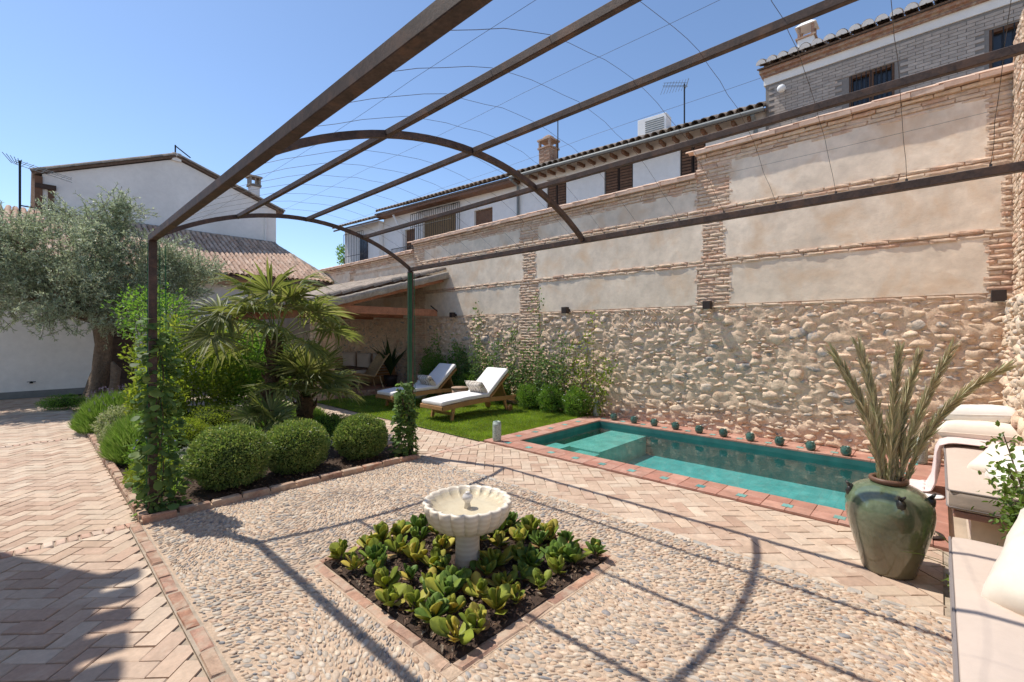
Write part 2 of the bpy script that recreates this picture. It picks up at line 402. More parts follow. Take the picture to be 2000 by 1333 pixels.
for k in range(6):
    u = (k+.5)*(SX1-SX0+.02)/6
    for (x, y, a) in ((SX0+u, SY0-.038, 0), (SX0+u, SY1+.038, 0), (SX0-.038, SY0+u, 90), (SX1+.038, SY0+u, 90)):
        inst('brick', random.choice(kb_me), sq, (x, y, .010+random.uniform(-.004, .004)), (random.gauss(0, .01), random.gauss(0, .01), R(a)+random.gauss(0, .015)))
# planting bed: soil and raised brick kerb
BX0, BX1, BY0, BY1 = .72, 3.43, 4.95, 10.9
gN = 60; gxv = np.linspace(BX0-.05, BX1+.05, gN); gyv = np.linspace(BY0-.05, BY1, gN)
V = [(x, y, .02+.03*noise.noise(Vector((x*3, y*3, 1)))+.02*noise.noise(Vector((x*17, y*17, 5)))) for x in gxv for y in gyv]
F = [(i*gN+j, (i+1)*gN+j, (i+1)*gN+j+1, i*gN+j+1) for i in range(gN-1) for j in range(gN-1)]
tag(obj_np('planting_bed_soil', V, F, m_soil, None, True), kind='structure')
kb = tag(MB().bb(.655, 3.47, 4.868, 4.94, -.04, .03).bb(.655, .725, 4.94, 10.9, -.04, .03).bb(3.43, 3.50, 4.94, 10.9, -.04, .03).build('bed_kerb', m_mortar), kind='structure')
x = .66
while x < 3.3:
    inst('brick', random.choice(kb_me), kb, (x+.125, 4.9, .062+random.uniform(-.004, .004)), (random.gauss(0, .015), random.gauss(0, .01), random.gauss(0, .012))); x += .252
y = 4.95
while y < 10.7:
    for xx in (.69, 3.465):
        inst('brick', random.choice(kb_me), kb, (xx, y+.125, .058+random.uniform(-.004, .004)), (random.gauss(0, .015), random.gauss(0, .01), R(90)+random.gauss(0, .015)))
    y += .252

# ---- pool
def pooltile(name, c1, c2, size):
    t = NT(name); br = t.n('ShaderNodeTexBrick'); br.offset = 0; br.squash = 1
    br.inputs['Scale'].default_value = 1; br.inputs['Brick Width'].default_value = size; br.inputs['Row Height'].default_value = size; br.inputs['Mortar Size'].default_value = .004
    br.inputs['Color1'].default_value = (*c1, 1); br.inputs['Color2'].default_value = (*c2, 1); br.inputs['Mortar'].default_value = (c1[0]*.8+.03, c1[1]*.8+.03, c1[2]*.8+.03, 1)
    t.l(t.pos(), br.inputs['Vector']); nz = t.noise(5, 4)
    c = t.mix(1.0, br.outputs[0], t.ramp(nz.outputs[0], [(.3, (.8,)*3), (.7, (1.15,)*3)]), 'MULTIPLY')
    t.l(c, t.b.inputs['Base Color']); t.b.inputs['Roughness'].default_value = .35; return t.m
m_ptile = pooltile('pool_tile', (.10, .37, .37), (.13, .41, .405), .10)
m_ltile = pooltile('pool_tile_shallow', (.20, .47, .42), (.26, .52, .46), .10)  # paler copy of the floor tile: shallow water's weaker absorption put into colour
ZF, ZW = -.44, -.065
pb = MB(); hx0, hx1, hy0, hy1 = PX0, PX1, PY0, PY1
PV = [(hx0, hy0, ZF), (hx1, hy0, ZF), (hx1, hy1, ZF), (hx0, hy1, ZF), (hx0, hy0, 0.0), (hx1, hy0, 0.0), (hx1, hy1, 0.0), (hx0, hy1, 0.0)]
po = tag(pb.add(PV, [(0, 1, 2, 3)]).build('pool_floor', m_ptile), kind='structure')
m_wtile = pooltile('pool_tile_shaded', (.012, .155, .14), (.018, .19, .165), .10)  # floor tile in a darker copy, sun and shade contrast put into its colour
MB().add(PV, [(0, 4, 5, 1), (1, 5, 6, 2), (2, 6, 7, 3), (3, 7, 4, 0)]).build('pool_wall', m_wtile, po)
MB().bb(5.74, 7.198, 3.63, 4.30, ZF, -.135).build('sitting_ledge', m_ltile, po)  # stops short of the end wall; dark gap shaped as that wall's shadow
MB().bb(5.40, 5.738, 3.62, 3.98, ZF, -.16).build('step', m_ltile, po)
MB().bb(5.19, 5.70, 4.12, 4.40, ZF, -.11).build('step', m_ltile, po)
for yy in (.9, 1.9, 2.9):   # underwater lamps on the far side wall
    pass
tw = NT('pool_water'); tt = tw
nz1 = tt.noise(5.5, 3, .5, dist=.6); nz2 = tt.noise(19, 2, .5)
bp = tt.bump(nz2.outputs[0], .06, .005, tt.bump(nz1.outputs[0], .16, .03))
fr = tt.n('ShaderNodeFresnel'); fr.inputs[0].default_value = 1.33; tt.l(bp, fr.inputs['Normal'])
trn = tt.n('ShaderNodeBsdfTransparent'); trn.inputs[0].default_value = (.74, .95, .94, 1)
gl = tt.n('ShaderNodeBsdfGlossy'); gl.inputs['Roughness'].default_value = .01; tt.l(bp, gl.inputs['Normal'])
bf = tt.n('ShaderNodeNewGeometry').outputs['Backfacing']; mx = tt.n('ShaderNodeMixShader'); tt.l(tt.math('MULTIPLY', fr.outputs[0], tt.math('SUBTRACT', 1.0, bf)), mx.inputs[0]); tt.l(trn.outputs[0], mx.inputs[1]); tt.l(gl.outputs[0], mx.inputs[2]); tt.l(mx.outputs[0], tt.o.inputs[0])
m_water = tw.m
tag(sheet('pool_water', PX0+.001, PX1-.001, PY0+.001, PY1-.001, ZW, m_water), kind='structure')
m_cop = mat('coping_terracotta', [(.43, .215, .155), (.49, .27, .20), (.40, .185, .135), (.46, .24, .18), (.52, .31, .24)], .55, (10, .2), (60, .1), bump=(50, .12, .003), val=.08, stain=((.60, .44, .35), 5, .58, .85), spec=.4)
m_inlay = mat('inlay_turquoise', [(.10, .36, .34), (.16, .42, .38), (.20, .40, .36), (.07, .30, .30)], .3, (30, .25), spec=.5, val=.15)
cop = tag(MB().bb(CX0, PX0-.012, CY0, CY1, -.045, .006).bb(PX1+.012, CX1, CY0, CY1, -.045, .006).bb(PX0-.012, PX1+.012, CY0, PY0-.012, -.045, .006).bb(PX0-.012, PX1+.012, PY1+.012, CY1, -.045, .006).build('pool_coping', m_cop), kind='structure')
ct_me = [slab_mesh('coping_tile', .19, .18, .03, m_cop, .003, .0008, 100+k) for k in range(6)]
star = MB().prism([(math.cos(R(22.5*k))*(.062 if k % 4 == 0 else (.046 if k % 2 == 0 else .040)), math.sin(R(22.5*k))*(.062 if k % 4 == 0 else (.046 if k % 2 == 0 else .040))) for k in range(16)], 0, .003).mesh('inlay', m_inlay)
def strip(x0, x1, y0, y1, along, ncross):
    Ls = (y1-y0) if along == 'y' else (x1-x0); Wd = (x1-x0) if along == 'y' else (y1-y0); nL = max(1, round(Ls/.195))
    for i in range(nL):
        for j in range(ncross):
            u, w = (i+.5)*Ls/nL, (j+.5)*Wd/ncross
            loc = (x0+w, y0+u, .022+random.uniform(-.0008, .0008)) if along == 'y' else (x0+u, y0+w, .022+random.uniform(-.0008, .0008))
            inst('coping_tile', random.choice(ct_me), cop, loc, (0, 0, R(90) if along == 'y' else 0), (Ls/nL/.194, Wd/ncross/.184, 1))
    for i in range(1, nL, 2):
        u = i*Ls/nL; q = .34
        loc = (x0+Wd*q, y0+u, .0225) if along == 'y' else (x0+u, y0+Wd*.5, .0225)
        inst('inlay', star, cop, loc, (0, 0, R(45)))
strip(CX0, PX0-.004, CY0, CY1, 'y', 2)
strip(PX1+.004, CX1, CY0, CY1, 'y', 3)
strip(PX0-.004, PX1+.004, PY1+.004, CY1, 'x', 2)
strip(PX0-.004, PX1+.004, CY0, PY0-.004, 'x', 2)
# red tiled landing between pool and sofas and a pebble strip
ld = tag(MB().bb(4.66, 7.68, -.06, .028, -.04, .016).build('terracotta_landing', m_cop), kind='structure')

# ---- lawn
m_turf = mat('turf', [(.09, .14, .03)], .95, (12, .35), bump=(120, .8, .02))
lw = tag(sheet('lawn', 4.62, 7.66, 4.955, 10.75, .004, m_turf), kind='structure')
m_grass = leafmat('grass_blade', [(.21, .33, .05), (.26, .375, .065), (.17, .28, .04), (.35, .39, .10)], .5, .5, val=.3, clump=(2.2, .22))
n = 78000; C = np.stack([rng.uniform(4.61, 7.6, n), 4.97+(rng.uniform(0, 1, n)**1.25)*5.75, np.full(n, .003)], 1)
U = np.stack([rng.normal(0, .42, n), rng.normal(0, .42, n), np.ones(n)], 1); N = runit(n)
V, T = leaves(C, N, U, rng.uniform(.022, .05, n), rng.uniform(.004, .0075, n), .1, .1)
g_ = obj_np('lawn_grass', V, T, m_grass, None); tag(g_, 'short bright green grass of the lawn beside the pool', 'grass', kind='stuff')
# ------------------------------------------------------------------ garden walls
m_wmortar = mat('wall_mortar', [(.79, .585, .415)], .95, (5, .22), (40, .2), bump=[(35, .7, .012), (130, .6, .005)])
STN = [(0.713, 0.540, 0.391), (0.782, 0.598, 0.437), (0.621, 0.460, 0.333), (0.644, 0.540, 0.443), (0.380, 0.368, 0.356), (0.805, 0.627, 0.460), (0.736, 0.552, 0.391), (0.713, 0.564, 0.425), (0.690, 0.471, 0.310), (0.770, 0.609, 0.460), (0.299, 0.322, 0.328), (0.667, 0.523, 0.397), (0.575, 0.356, 0.253), (0.747, 0.575, 0.414)]
m_stone = mat('wall_stone', STN, .88, (16, .34), (70, .25), bump=[(26, .8, .016), (110, .7, .005)], val=.12, stain=((.78, .59, .42), 9, .43, .60))
m_wbrick = mat('old_brick', [(0.660, 0.495, 0.363), (0.726, 0.561, 0.407), (0.594, 0.396, 0.275), (0.682, 0.517, 0.374), (0.616, 0.374, 0.253), (0.748, 0.583, 0.440)], .9, (14, .25), bump=[(40, .5, .008), (150, .4, .003)], val=.1, stain=((.76, .60, .45), 6, .46, .75))
m_plaster = mat('lime_plaster', [(.87, .73, .575)], .92, (1.1, .2), (6, .16), bump=[(9, .35, .012), (90, .3, .003)], stain=((.72, .52, .345), 1.7, .50, .72))
m_cornice = mat('cornice_tile', [(.60, .41, .30), (.64, .47, .36), (.56, .37, .27)], .85, (12, .2), bump=(50, .3, .005), val=.08)
m_rtile = mat('roof_tile', [(.54, .345, .24), (.60, .42, .31), (.48, .30, .205), (.62, .46, .35), (.57, .38, .27), (.43, .30, .22)], .9, (10, .3), (45, .2), bump=(60, .4, .005), val=.12, stain=((.22, .19, .16), 3, .58, .85))
m_rdark = mat('roof_bed', [(.18, .125, .095)], .95, (14, .35), bump=(40, .5, .01))
m_oldtile = mat('weathered_tile', [(.36, .30, .24), (.42, .345, .275), (.30, .245, .20), (.45, .36, .28), (.25, .215, .18)], .92, (9, .3), (40, .25), bump=(60, .5, .006), val=.12)
WX = 7.70
stone_me = []
for k in range(16):
    V, F = lump(k+1, ICO3 if False else ICO2, .42, 1.35); V = V.copy()
    def cut(V, k):   # broken faces: clip by a few random planes, then roughen
        rr = np.random.default_rng(900+k); D = V/np.linalg.norm(V, axis=1, keepdims=True); rad = np.linalg.norm(V, axis=1)
        nr = rr.normal(size=(15, 3)); nr /= np.linalg.norm(nr, axis=1, keepdims=True); ds = rr.uniform(.50, .92, 15)
        for n_, d_ in zip(nr, ds):
            c_ = D@n_; rad = np.where(c_ > .05, np.minimum(rad, d_/np.maximum(c_, .05)), rad)
        rad = rad*np.array([1+.05*noise.noise(Vector(v)*4.5+Vector((k, 0, 0)))+.03*noise.noise(Vector(v)*10) for v in D]); W_ = D*rad[:, None]; return W_/np.abs(W_).max(0)
    V3, F3 = lump(k+1, ICO3, .30, 1.2)
    stone_me.append((cut(V, k), F, mesh_np('stone', cut(V3, k), F3, m_stone, True)))
def rubble(W_, H_, holes, sizes, seed, cell=.01):
    r_ = random.Random(seed); gx, gy = int(W_/cell), int(H_/cell); occ = np.zeros((gx, gy), bool); out = []
    for (u0, u1, v0, v1) in holes: occ[max(0, int(u0/cell)):max(0, int(u1/cell)), max(0, int(v0/cell)):max(0, int(v1/cell))] = True
    for cnt, la, lb in sizes:
        for _ in range(cnt):
            a = r_.uniform(la, lb); b_ = a*r_.uniform(.32, .66); u, v = r_.uniform(a*.8, W_-a*.8), r_.uniform(b_*.9, H_-b_*.95); an = r_.gauss(0, .16)
            r = int(a/cell)+1; iu, iv = int(u/cell), int(v/cell)
            if occ[iu, iv] or iu-r < 0 or iu+r+1 > gx: continue
            lo, hi = max(0, iv-r), min(gy, iv+r+1)
            uu = np.arange(-r, r+1)*cell; vv = np.arange(lo-iv, hi-iv)*cell; ca, sa = math.cos(an), math.sin(an)
            A = np.abs((uu[:, None]*ca+vv[None, :]*sa)/a); B = np.abs((-uu[:, None]*sa+vv[None, :]*ca)/b_)
            E_ = A**2.6+B**2.6 < 1.12; sub = occ[iu-r:iu+r+1, lo:hi]
            if (sub & E_).sum() > .10*E_.sum(): continue
            sub |= E_; out.append((u, v, a, b_, an))
    return out
def lay_stones(parent, st, place, facing, limit, key, kindname='stone'):
    st = sorted(st, key=key); VV, TT, nb = [], [], 0
    for i, (u, v, a, b_, an) in enumerate(st):
        V, F, me = random.choice(stone_me); dep = min(.046, .26*a+.026)*random.uniform(.75, 1.45)
        p = place(u, v); flip = random.choice((0, math.pi))
        a *= 1.14; b_ *= 1.16; sc_ = (dep, a, b_) if facing == 'x' else (a, dep, b_)
        rot = (an+flip, random.gauss(0, .12), random.gauss(0, .12)) if facing == 'x' else (random.gauss(0, .12), an+flip, random.gauss(0, .12))
        if i < limit: inst('stone', me, parent, p, rot, sc_)
        else:
            M_ = np.array(Euler(rot).to_matrix()); VV.append((V*np.array(sc_))@M_.T+np.array(p)); TT.append(F+nb); nb += len(V)
    if VV: obj_np('small_stones', np.concatenate(VV), np.concatenate(TT), m_stone, parent, True, 'stuff')
def rough_brick(seed, L=.26, Hh=.046, D=.07):
    r_ = random.Random(seed); b = MB(); nu, nv = 5, 3; V = []
    for i in range(nu):
        for j in range(nv):
            e = (i in (0, nu-1)) or (j in (0, nv-1)); V.append((-(D*.5-(.008 if e else 0)+r_.uniform(-.005, .004)), (i/(nu-1)-.5)*L+r_.uniform(-.006, .006), (j/(nv-1)-.5)*Hh+r_.uniform(-.004, .004)))
    ring = [i*nv for i in range(nu)]+[(nu-1)*nv+j for j in range(1, nv)]+[i*nv+nv-1 for i in range(nu-2, -1, -1)]+[j for j in range(nv-2, 0, -1)]
    base_ = len(V); V += [(D*.5, V[k][1], V[k][2]) for k in ring]
    F = [(i*nv+j, i*nv+j+1, (i+1)*nv+j+1, (i+1)*nv+j) for i in range(nu-1) for j in range(nv-1)]
    m = len(ring); F += [(ring[k], ring[(k+1) % m], base_+(k+1) % m, base_+k) for k in range(m)]
    return b.add(V, F)
rb = [rough_brick(k) for k in range(14)]; rb_me = [q.mesh('brick', m_wbrick, False) for q in rb]
class Bricks:
    """collects bricks of one wall; the ones that show largest become objects, the rest one joined part"""
    def __init__(s, parent, facing='x'): s.l = []; s.p = parent; s.f = facing
    def course(s, u0, u1, z, depth, h=.046, L=.27, off=None):
        u = u0-(random.uniform(0, .14) if off is None else off)
        while u < u1-.02:
            l = L*random.uniform(.86, 1.12); a, c = max(u, u0)+.006, min(u+l, u1)-.006
            if c-a > .05: s.l.append(((a+c)/2, z+random.gauss(0, .003), c-a, h*random.uniform(.85, 1.1), depth+random.gauss(0, .004), random.gauss(0, .008)))
            u += l
    def block(s, u0, u1, z0, z1, depth, pitch=.061):
        n = max(1, round((z1-z0)/pitch)); p = (z1-z0)/n
        for k in range(n): s.course(u0+random.gauss(0, .012), u1+random.gauss(0, .012), z0+(k+.5)*p, depth, p*.80, off=(.13 if k % 2 else 0)+random.uniform(0, .03))
    def emit(s, plane, limit, key):
        s.l.sort(key=key); VV, TT, nb = [], [], 0
        for i, (u, z, l, h, d, an) in enumerate(s.l):
            k = random.randrange(len(rb)); sc_ = (1, l/.26, h/.046)
            if s.f == 'x': loc = (plane-d+.035, u, z); rot = (an, 0, 0)
            else: loc = (u, plane+d-.035, z); rot = (0, an, R(-90))
            if i < limit: inst('brick', rb_me[k], s.p, loc, rot, sc_)
            else:
                M_ = np.array(Euler(rot).to_matrix()); v = (np.array(rb[k].v)*np.array(sc_))@M_.T+np.array(loc)
                VV += v.tolist(); TT += [tuple(nb+q for q in f) for f in rb[k].f]; nb += len(v)
        if VV:
            b = MB(); b.v = [tuple(q) for q in VV]; b.f = TT; b.build('brickwork', m_wbrick, s.p, False, 'stuff')
gw = thing('garden_wall', (WX, 5, 0), 'tall old wall of rubble stone below and plaster panels between brick piers, behind pool', 'wall')
SEG = [(-.95, 2.95, 4.66), (2.95, 11.1, 4.28), (11.1, 18.6, 4.04)]
b = MB()
for y0, y1, zt in SEG: b.bb(WX+.035, WX+.36, y0, y1, -.1, 2.03).bb(WX-.006, WX+.36, y0, y1, 2.03, zt-.09)
b.build('core', m_wmortar, gw)
# uneven mortar face of the rubble part
nu, nv = 620, 80; us = np.linspace(-.7, 16.7, nu); vs = np.linspace(-.02, 2.06, nv)
V = [(WX-.014-.030*noise.noise(Vector((u*5.5, v*7.5, .3)))-.016*noise.noise(Vector((u*13, v*19, 4))), u, v) for u in us for v in vs]
F = [(i*nv+j, i*nv+j+1, (i+1)*nv+j+1, (i+1)*nv+j) for i in range(nu-1) for j in range(nv-1)]
obj_np('mortar_face', V, F, m_wmortar, gw, True)
Y0 = -.60
holes = [(6.30-Y0, 7.05-Y0, 0, 2.1), (10.5-Y0, 11.2-Y0, 0, 2.1), (3.3-Y0, 4.6-Y0, 1.72, 2.1)]
st = rubble(16.6, 2.02, holes, [(60, .14, .19), (900, .10, .14), (9000, .065, .10), (30000, .04, .065), (50000, .022, .04)], 3)
lay_stones(gw, st, lambda u, v: (WX+.006, Y0+u, v+.01), 'x', 300, lambda s: -(s[2]*s[3])/((5.6+.684*max(0, s[0]-.6))**2)*(1 if s[0] < 10 else .2))
# herringbone patch of thin set stones
for row in range(3):
    u = 3.32+random.uniform(0, .05)
    while u < 4.58:
        a = R(48 if row % 2 == 0 else -48)+random.gauss(0, .16); w_s = random.uniform(.8, 1.5)
        if random.random() > .12: inst('set_stone', rb_me[random.randrange(14)] if random.random() < .6 else random.choice(stone_me)[2], gw, (WX-.004+random.uniform(-.012, .012), u, 1.765+row*.105+random.uniform(-.015, .015)), (a, random.gauss(0, .1), 0), (1, .46, w_s)) if False else inst('set_stone', random.choice(stone_me)[2], gw, (WX-.002+random.uniform(-.01, .008), u, 1.765+row*.108+random.uniform(-.014, .014)), (a, random.gauss(0, .1), random.gauss(0, .1)), (.045, .062*random.uniform(.8, 1.25), .020*w_s))
        u += .047*w_s+.012
BK = Bricks(gw)
PIERS = [(-.62, -.39, -.52), (2.40, 2.99, .10), (6.37, 6.98, .10), (10.54, 11.14, .10), (14.5, 15.0, .08)]
ROWS = [(2.10, 2.71), (2.84, 3.55), (3.68, None)]
def pier(y0, y1, inset, ztop):
    for i, (z0, z1) in enumerate(ROWS):
        z1 = z1 if z1 else ztop-.30
        if z1 < z0: continue
        ins = 0.0 if i != 1 else (inset if inset > 0 else 0)
        yy1 = y1 if inset > 0 else (y1 if i != 1 else -.52)
        BK.block(y0+ins, yy1-ins, z0, z1, .030)
pier(-.62, -.39, -1, 4.66); pier(2.40, 2.99, .10, 4.66); pier(6.37, 6.98, .10, 4.28); pier(10.54, 11.14, .10, 4.28); pier(14.5, 15.0, .08, 4.04)
for (y0, y1) in ((6.37, 6.98), (10.54, 11.14)): BK.block(y0, y1, .05, 2.03, .04)
for z in (2.047, 2.745, 2.805, 3.585, 3.645):
    BK.course(-.62, 11.14, z, .038, .044)
for z in (2.047, 2.745, 2.805): BK.course(11.14, 16.6, z, .05, .044)
for y0, y1, zt in SEG:
    for k, d in enumerate((.028, .03, .034, .06)): BK.course(max(y0, -.62), y1, zt-.29+k*.056, d, .044)
BK.emit(WX, 300, lambda q: max(0, q[0])*1.0+abs(q[0]-2)*.2-q[2]*2)
# plaster panels
def panel(y0, y1, z0, z1):
    ny, nz_ = max(2, int((y1-y0)/.12)), max(2, int((z1-z0)/.12)); V = []
    for i in range(ny+1):
        for j in range(nz_+1):
            y, z = y0+(y1-y0)*i/ny, z0+(z1-z0)*j/nz_; V.append((WX-.020-.007*noise.noise(Vector((y*2.2, z*2.6, 7)))-.004*noise.noise(Vector((y*9, z*9, 2))), y, z))
    F = [(i*(nz_+1)+j, i*(nz_+1)+j+1, (i+1)*(nz_+1)+j+1, (i+1)*(nz_+1)+j) for i in range(ny) for j in range(nz_)]
    obj_np('plaster_panel', V, F, m_plaster, gw, True)
for i in range(len(PIERS)-1):
    for r_, (z0, z1) in enumerate(ROWS):
        zt = 4.66 if i == 0 else (4.28 if i < 3 else 4.04); z1 = z1 if z1 else zt-.30
        ins = .10 if r_ == 1 else 0
        ya = (-.39 if r_ != 1 else -.52) if i == 0 else PIERS[i][1]-ins; yb = PIERS[i+1][0]+ins
        panel(ya-.04, yb+.04, z0-.02, z1+.03)
panel(14.9, 18.6, 2.08, 3.8)
# capping: overhanging terracotta slabs and a row of tiles
cs_me = [MB().box((0, 0, 0), (.60, .30, .058)).jit(.004, 200+k).mesh('capping_slab', m_cornice) for k in range(5)]
def barrel(name, L, r0, r1, m_, n=7, th=.014, arc=math.pi):
    b = MB(); V = []
    for (x, r_) in ((0, r0), (L, r1)):
        for rr in (r_, r_-th):
            for k in range(n): a = math.pi/2-arc/2+arc*k/(n-1); V.append((x, math.cos(a)*rr, math.sin(a)*rr))
    F = []
    for k in range(n-1):
        F += [(k, k+1, 2*n+k+1, 2*n+k), (n+k+1, n+k, 3*n+k, 3*n+k+1), (k+1, k, n+k, n+k+1), (2*n+k, 2*n+k+1, 3*n+k+1, 3*n+k)]
    F += [(0, 2*n, 3*n, n), (n-1, 2*n-1, 4*n-1, 3*n-1)]
    return b.add(V, F)
cap_me = [barrel('capping_tile', .34, .10, .085, m_rtile, 6, .02, 2.3).jit(.004, 220+k).mesh('capping_tile', m_cornice) for k in range(5)]
for y0, y1, zt in SEG:
    y = y0
    while y < y1:
        inst('capping_slab', random.choice(cs_me), gw, (WX+.18, y+.15, zt-.050+random.uniform(-.004, .004)), (0, R(-2), random.gauss(0, .01))); y += .302
    y = y0
    while y < y1-.05:
        inst('capping_tile', random.choice(cap_me), gw, (WX+.02, y+.02, zt-.045), (random.gauss(0, .03), R(-3), R(90)+random.gauss(0, .02)), (1, 1.2, .8)); y += .31
    MB().bb(WX-.02, WX+.42, y0, y1, zt-.03, zt+.03).build('capping_bed', m_wmortar, gw)
# end wall
ew = thing('garden_wall', (6, -.6, 0), 'lighter rubble wall at right edge, meeting the long garden wall behind the sofas', 'wall')
MB().bb(3.0, WX, -1.0, -.575, -.1, 2.0).bb(3.0, WX, -1.0, -.655, 2.0, 4.95).build('core', m_wmortar, ew)
st = rubble(3.2, 1.98, [], [(200, .09, .15), (900, .06, .09), (2500, .03, .06)], 8)
lay_stones(ew, st, lambda u, v: (4.5+u, -.57, v+.01), 'y', 120, lambda s: -s[0])
BE = Bricks(ew, 'y'); BE.block(6.9, WX-.02, 2.03, 4.9, .045)
BE.emit(-.655, 200, lambda q: -q[0])
# wall lamps
m_corten = mat('dark_bronze', [(.055, .04, .035)], .6, (30, .3), metal=.4, spec=.4)
m_glass = mat('lamp_glass', [(.6, .58, .5)], .3, None)
for yy, z, lab in ((-.497, 2.035, 'dark bronze cube wall lamp at right end of the stone wall near corner'), (2.738, 2.072, 'dark bronze cube wall lamp under the widest brick pier, above the pool'), (5.589, 2.089, 'dark bronze cube wall lamp above the climbing plants near pool corner'), (9.204, 2.096, 'dark bronze cube wall lamp next to the porch roof shadow')):
    L = thing('wall_lamp', (WX-.10, yy, z), lab, 'lamp', 'cube lamps along the stone wall')
    MB().bb(WX-.20, WX-.09, yy-.06, yy+.06, z-.065, z+.065).build('housing', m_corten, L, bevel=.004)
    MB().bb(WX-.09, WX+.0, yy-.03, yy+.03, z-.03, z+.03).build('bracket', m_corten, L)
    MB().bb(WX-.185, WX-.105, yy-.045, yy+.045, z-.072, z-.064).build('lens', m_glass, L)

# ------------------------------------------------------------------ pergola
m_iron = mat('rusted_iron', [(.085, .058, .048)], .62, (9, .4), (70, .35), bump=(120, .3, .002), metal=.25, stain=((.15, .085, .055), 11, .5, .75), spec=.4)
m_wire = mat('wire', [(.10, .09, .085)], .5, None, metal=.6)
m_twine = mat('green_twine', [(.02, .15, .07)], .7, None)
pg = thing('pergola', (2.12, 2.3, 0), 'rusty brown iron pergola of arched hoops and long beams strung with wires over the court', 'pergola')
XS = [.765, 1.443, 2.12, 2.797, 3.475]; ZE, RISE, HALF = 2.455, .415, 1.355
RAD = (HALF**2+RISE**2)/(2*RISE)
def az(x): return ZE+RISE-RAD+math.sqrt(max(0, RAD**2-(x-2.12)**2))
for x in (XS[0], XS[-1]):
    for y in (5.1, -.42): MB().bb(x-.03, x+.03, y-.03, y+.03, -.05, ZE-.028).build('post', m_iron, pg, bevel=.003, seg=1)
for x in XS:
    z = az(x); w = .055 if x == XS[0] else (.045 if x == XS[-1] else .030); hb = .0285 if x == XS[0] else (.024 if x == XS[-1] else .020)
    MB().bb(x-w/2, x+w/2, -.45, 5.13, z-hb, z+hb).build('beam', m_iron, pg, bevel=.003, seg=1)
for y in (5.1, 2.366, -.37):
    b = MB(); N_ = 28; ring = []
    for k in range(N_+1):
        x = 2.12-HALF+2*HALF*k/N_; z = az(x); nx, nz_ = (x-2.12)/RAD, (z-(ZE+RISE-RAD))/RAD
        ring.append([(x+nx*s, y+t, z+nz_*s) for s, t in ((-.020, -.017), (.019, -.017), (.019, .017), (-.020, .017))])
    V = [p for r_ in ring for p in r_]; F = [(i*4+k, i*4+(k+1) % 4, (i+1)*4+(k+1) % 4, (i+1)*4+k) for i in range(N_) for k in range(4)]+[(3, 2, 1, 0), tuple(N_*4+k for k in range(4))]
    b.add(V, F).build('arch', m_iron, pg)
y = -.2
while y < 5.05:
    if min(abs(y-5.1), abs(y-2.366)) > .1:
        pts = []
        for i in range(4):
            for k in range(5):
                t = k/5; x = XS[i]+(XS[i+1]-XS[i])*t; z = az(XS[i])*(1-t)+az(XS[i+1])*t+.034+.018*math.sin(math.pi*t)*random.uniform(.5, 1.2); pts.append((x, y+random.gauss(0, .0025), z))
        pts.append((XS[-1], y, az(XS[-1])+.034)); MB().tube(pts, .0012, 4).build('wire', m_wire, pg)
        for i in range(5): MB().box((XS[i], y, az(XS[i])+.033), (.012, .012, .014)).build('wire_clip', m_wire, pg) if i in (0, 4) else None
    y += .335
for x in (1.10, 1.78, 2.46, 3.14):
    pts = [(x, -.37+5.47*k/14, az(x)+.02-.012*math.sin(math.pi*((k*3/14) % 1))) for k in range(15)]; MB().tube(pts, .0009, 4).build('wire', m_wire, pg)
for dx, dy in ((-.035, -.02), (.06, .05), (.095, .02)):
    MB().tube([(XS[0]+dx, 5.1+dy, ZE-.05), (XS[0]+dx*1.1, 5.1+dy*1.3, 1.3), (XS[0]+dx*1.4, 5.1+dy*1.6, .05)], .0032, 5).build('twine', m_twine, pg)
for dx, dy in ((-.036, -.022), (-.024, -.036), (-.036, .0), (.036, -.036), (-.01, -.037)):
    MB().tube([(XS[-1]+dx, 5.1+dy, ZE-.05), (XS[-1]+dx*1.1, 5.1+dy*1.1, 1.3), (XS[-1]+dx*1.3, 5.1+dy*1.3, .05)], .0042, 5).build('twine', m_twine, pg)

# ------------------------------------------------------------------ roofs
til_cache = {}
def tile_field(root, O, U, Vv, nu, nv, pitch, course, m_, limit, keep=None, near=None, r=None, L=None):
    """barrel tiles; O eave corner, U unit vector along eave, Vv unit vector up the slope"""
    U = Vector(U).normalized(); Vv = Vector(Vv).normalized(); N = U.cross(Vv).normalized()
    if N.z < 0: N = -N
    r = r or pitch*.44; L = L or course*1.22
    key = (round(r, 3), round(L, 3), m_.name)
    if key not in til_cache: til_cache[key] = [barrel('roof_tile', L, r*1.14, r*.86, m_).jit(r*.04, 300+k) for k in range(6)]
    bs = til_cache[key]; ms = [q.mesh('roof_tile', m_) for q in bs]
    S = N.cross(Vv); rot0 = Matrix((Vv, S, N)).transposed(); lst = []
    for i in range(nu):
        for j in range(nv):
            p = Vector(O)+U*(i+.5)*pitch+Vv*(j*course)+N*.03+U*random.gauss(0, pitch*.03)+Vv*random.gauss(0, course*.04)
            if keep and not keep(p): continue
            lst.append((near(p) if near else j*100+i, p))
    lst.sort(key=lambda a: a[0]); rest = MB()
    for q, (d, p) in enumerate(lst):
        k = random.randrange(6); M_ = rot0 @ Euler((random.gauss(0, .04), -.075+random.gauss(0, .015), random.gauss(0, .025))).to_matrix()
        if q < limit: inst('roof_tile', ms[k], root, p, M_.to_euler())
        else: rest.add([M_ @ Vector(v)+p for v in bs[k].v], bs[k].f)
    if rest.v: rest.build('roof_tiles', m_, root, False, 'stuff')
m_white = mat('whitewash', [(.86, .82, .775)], .9, (.9, .10), (7, .06), bump=[(14, .15, .006), (120, .15, .002)])
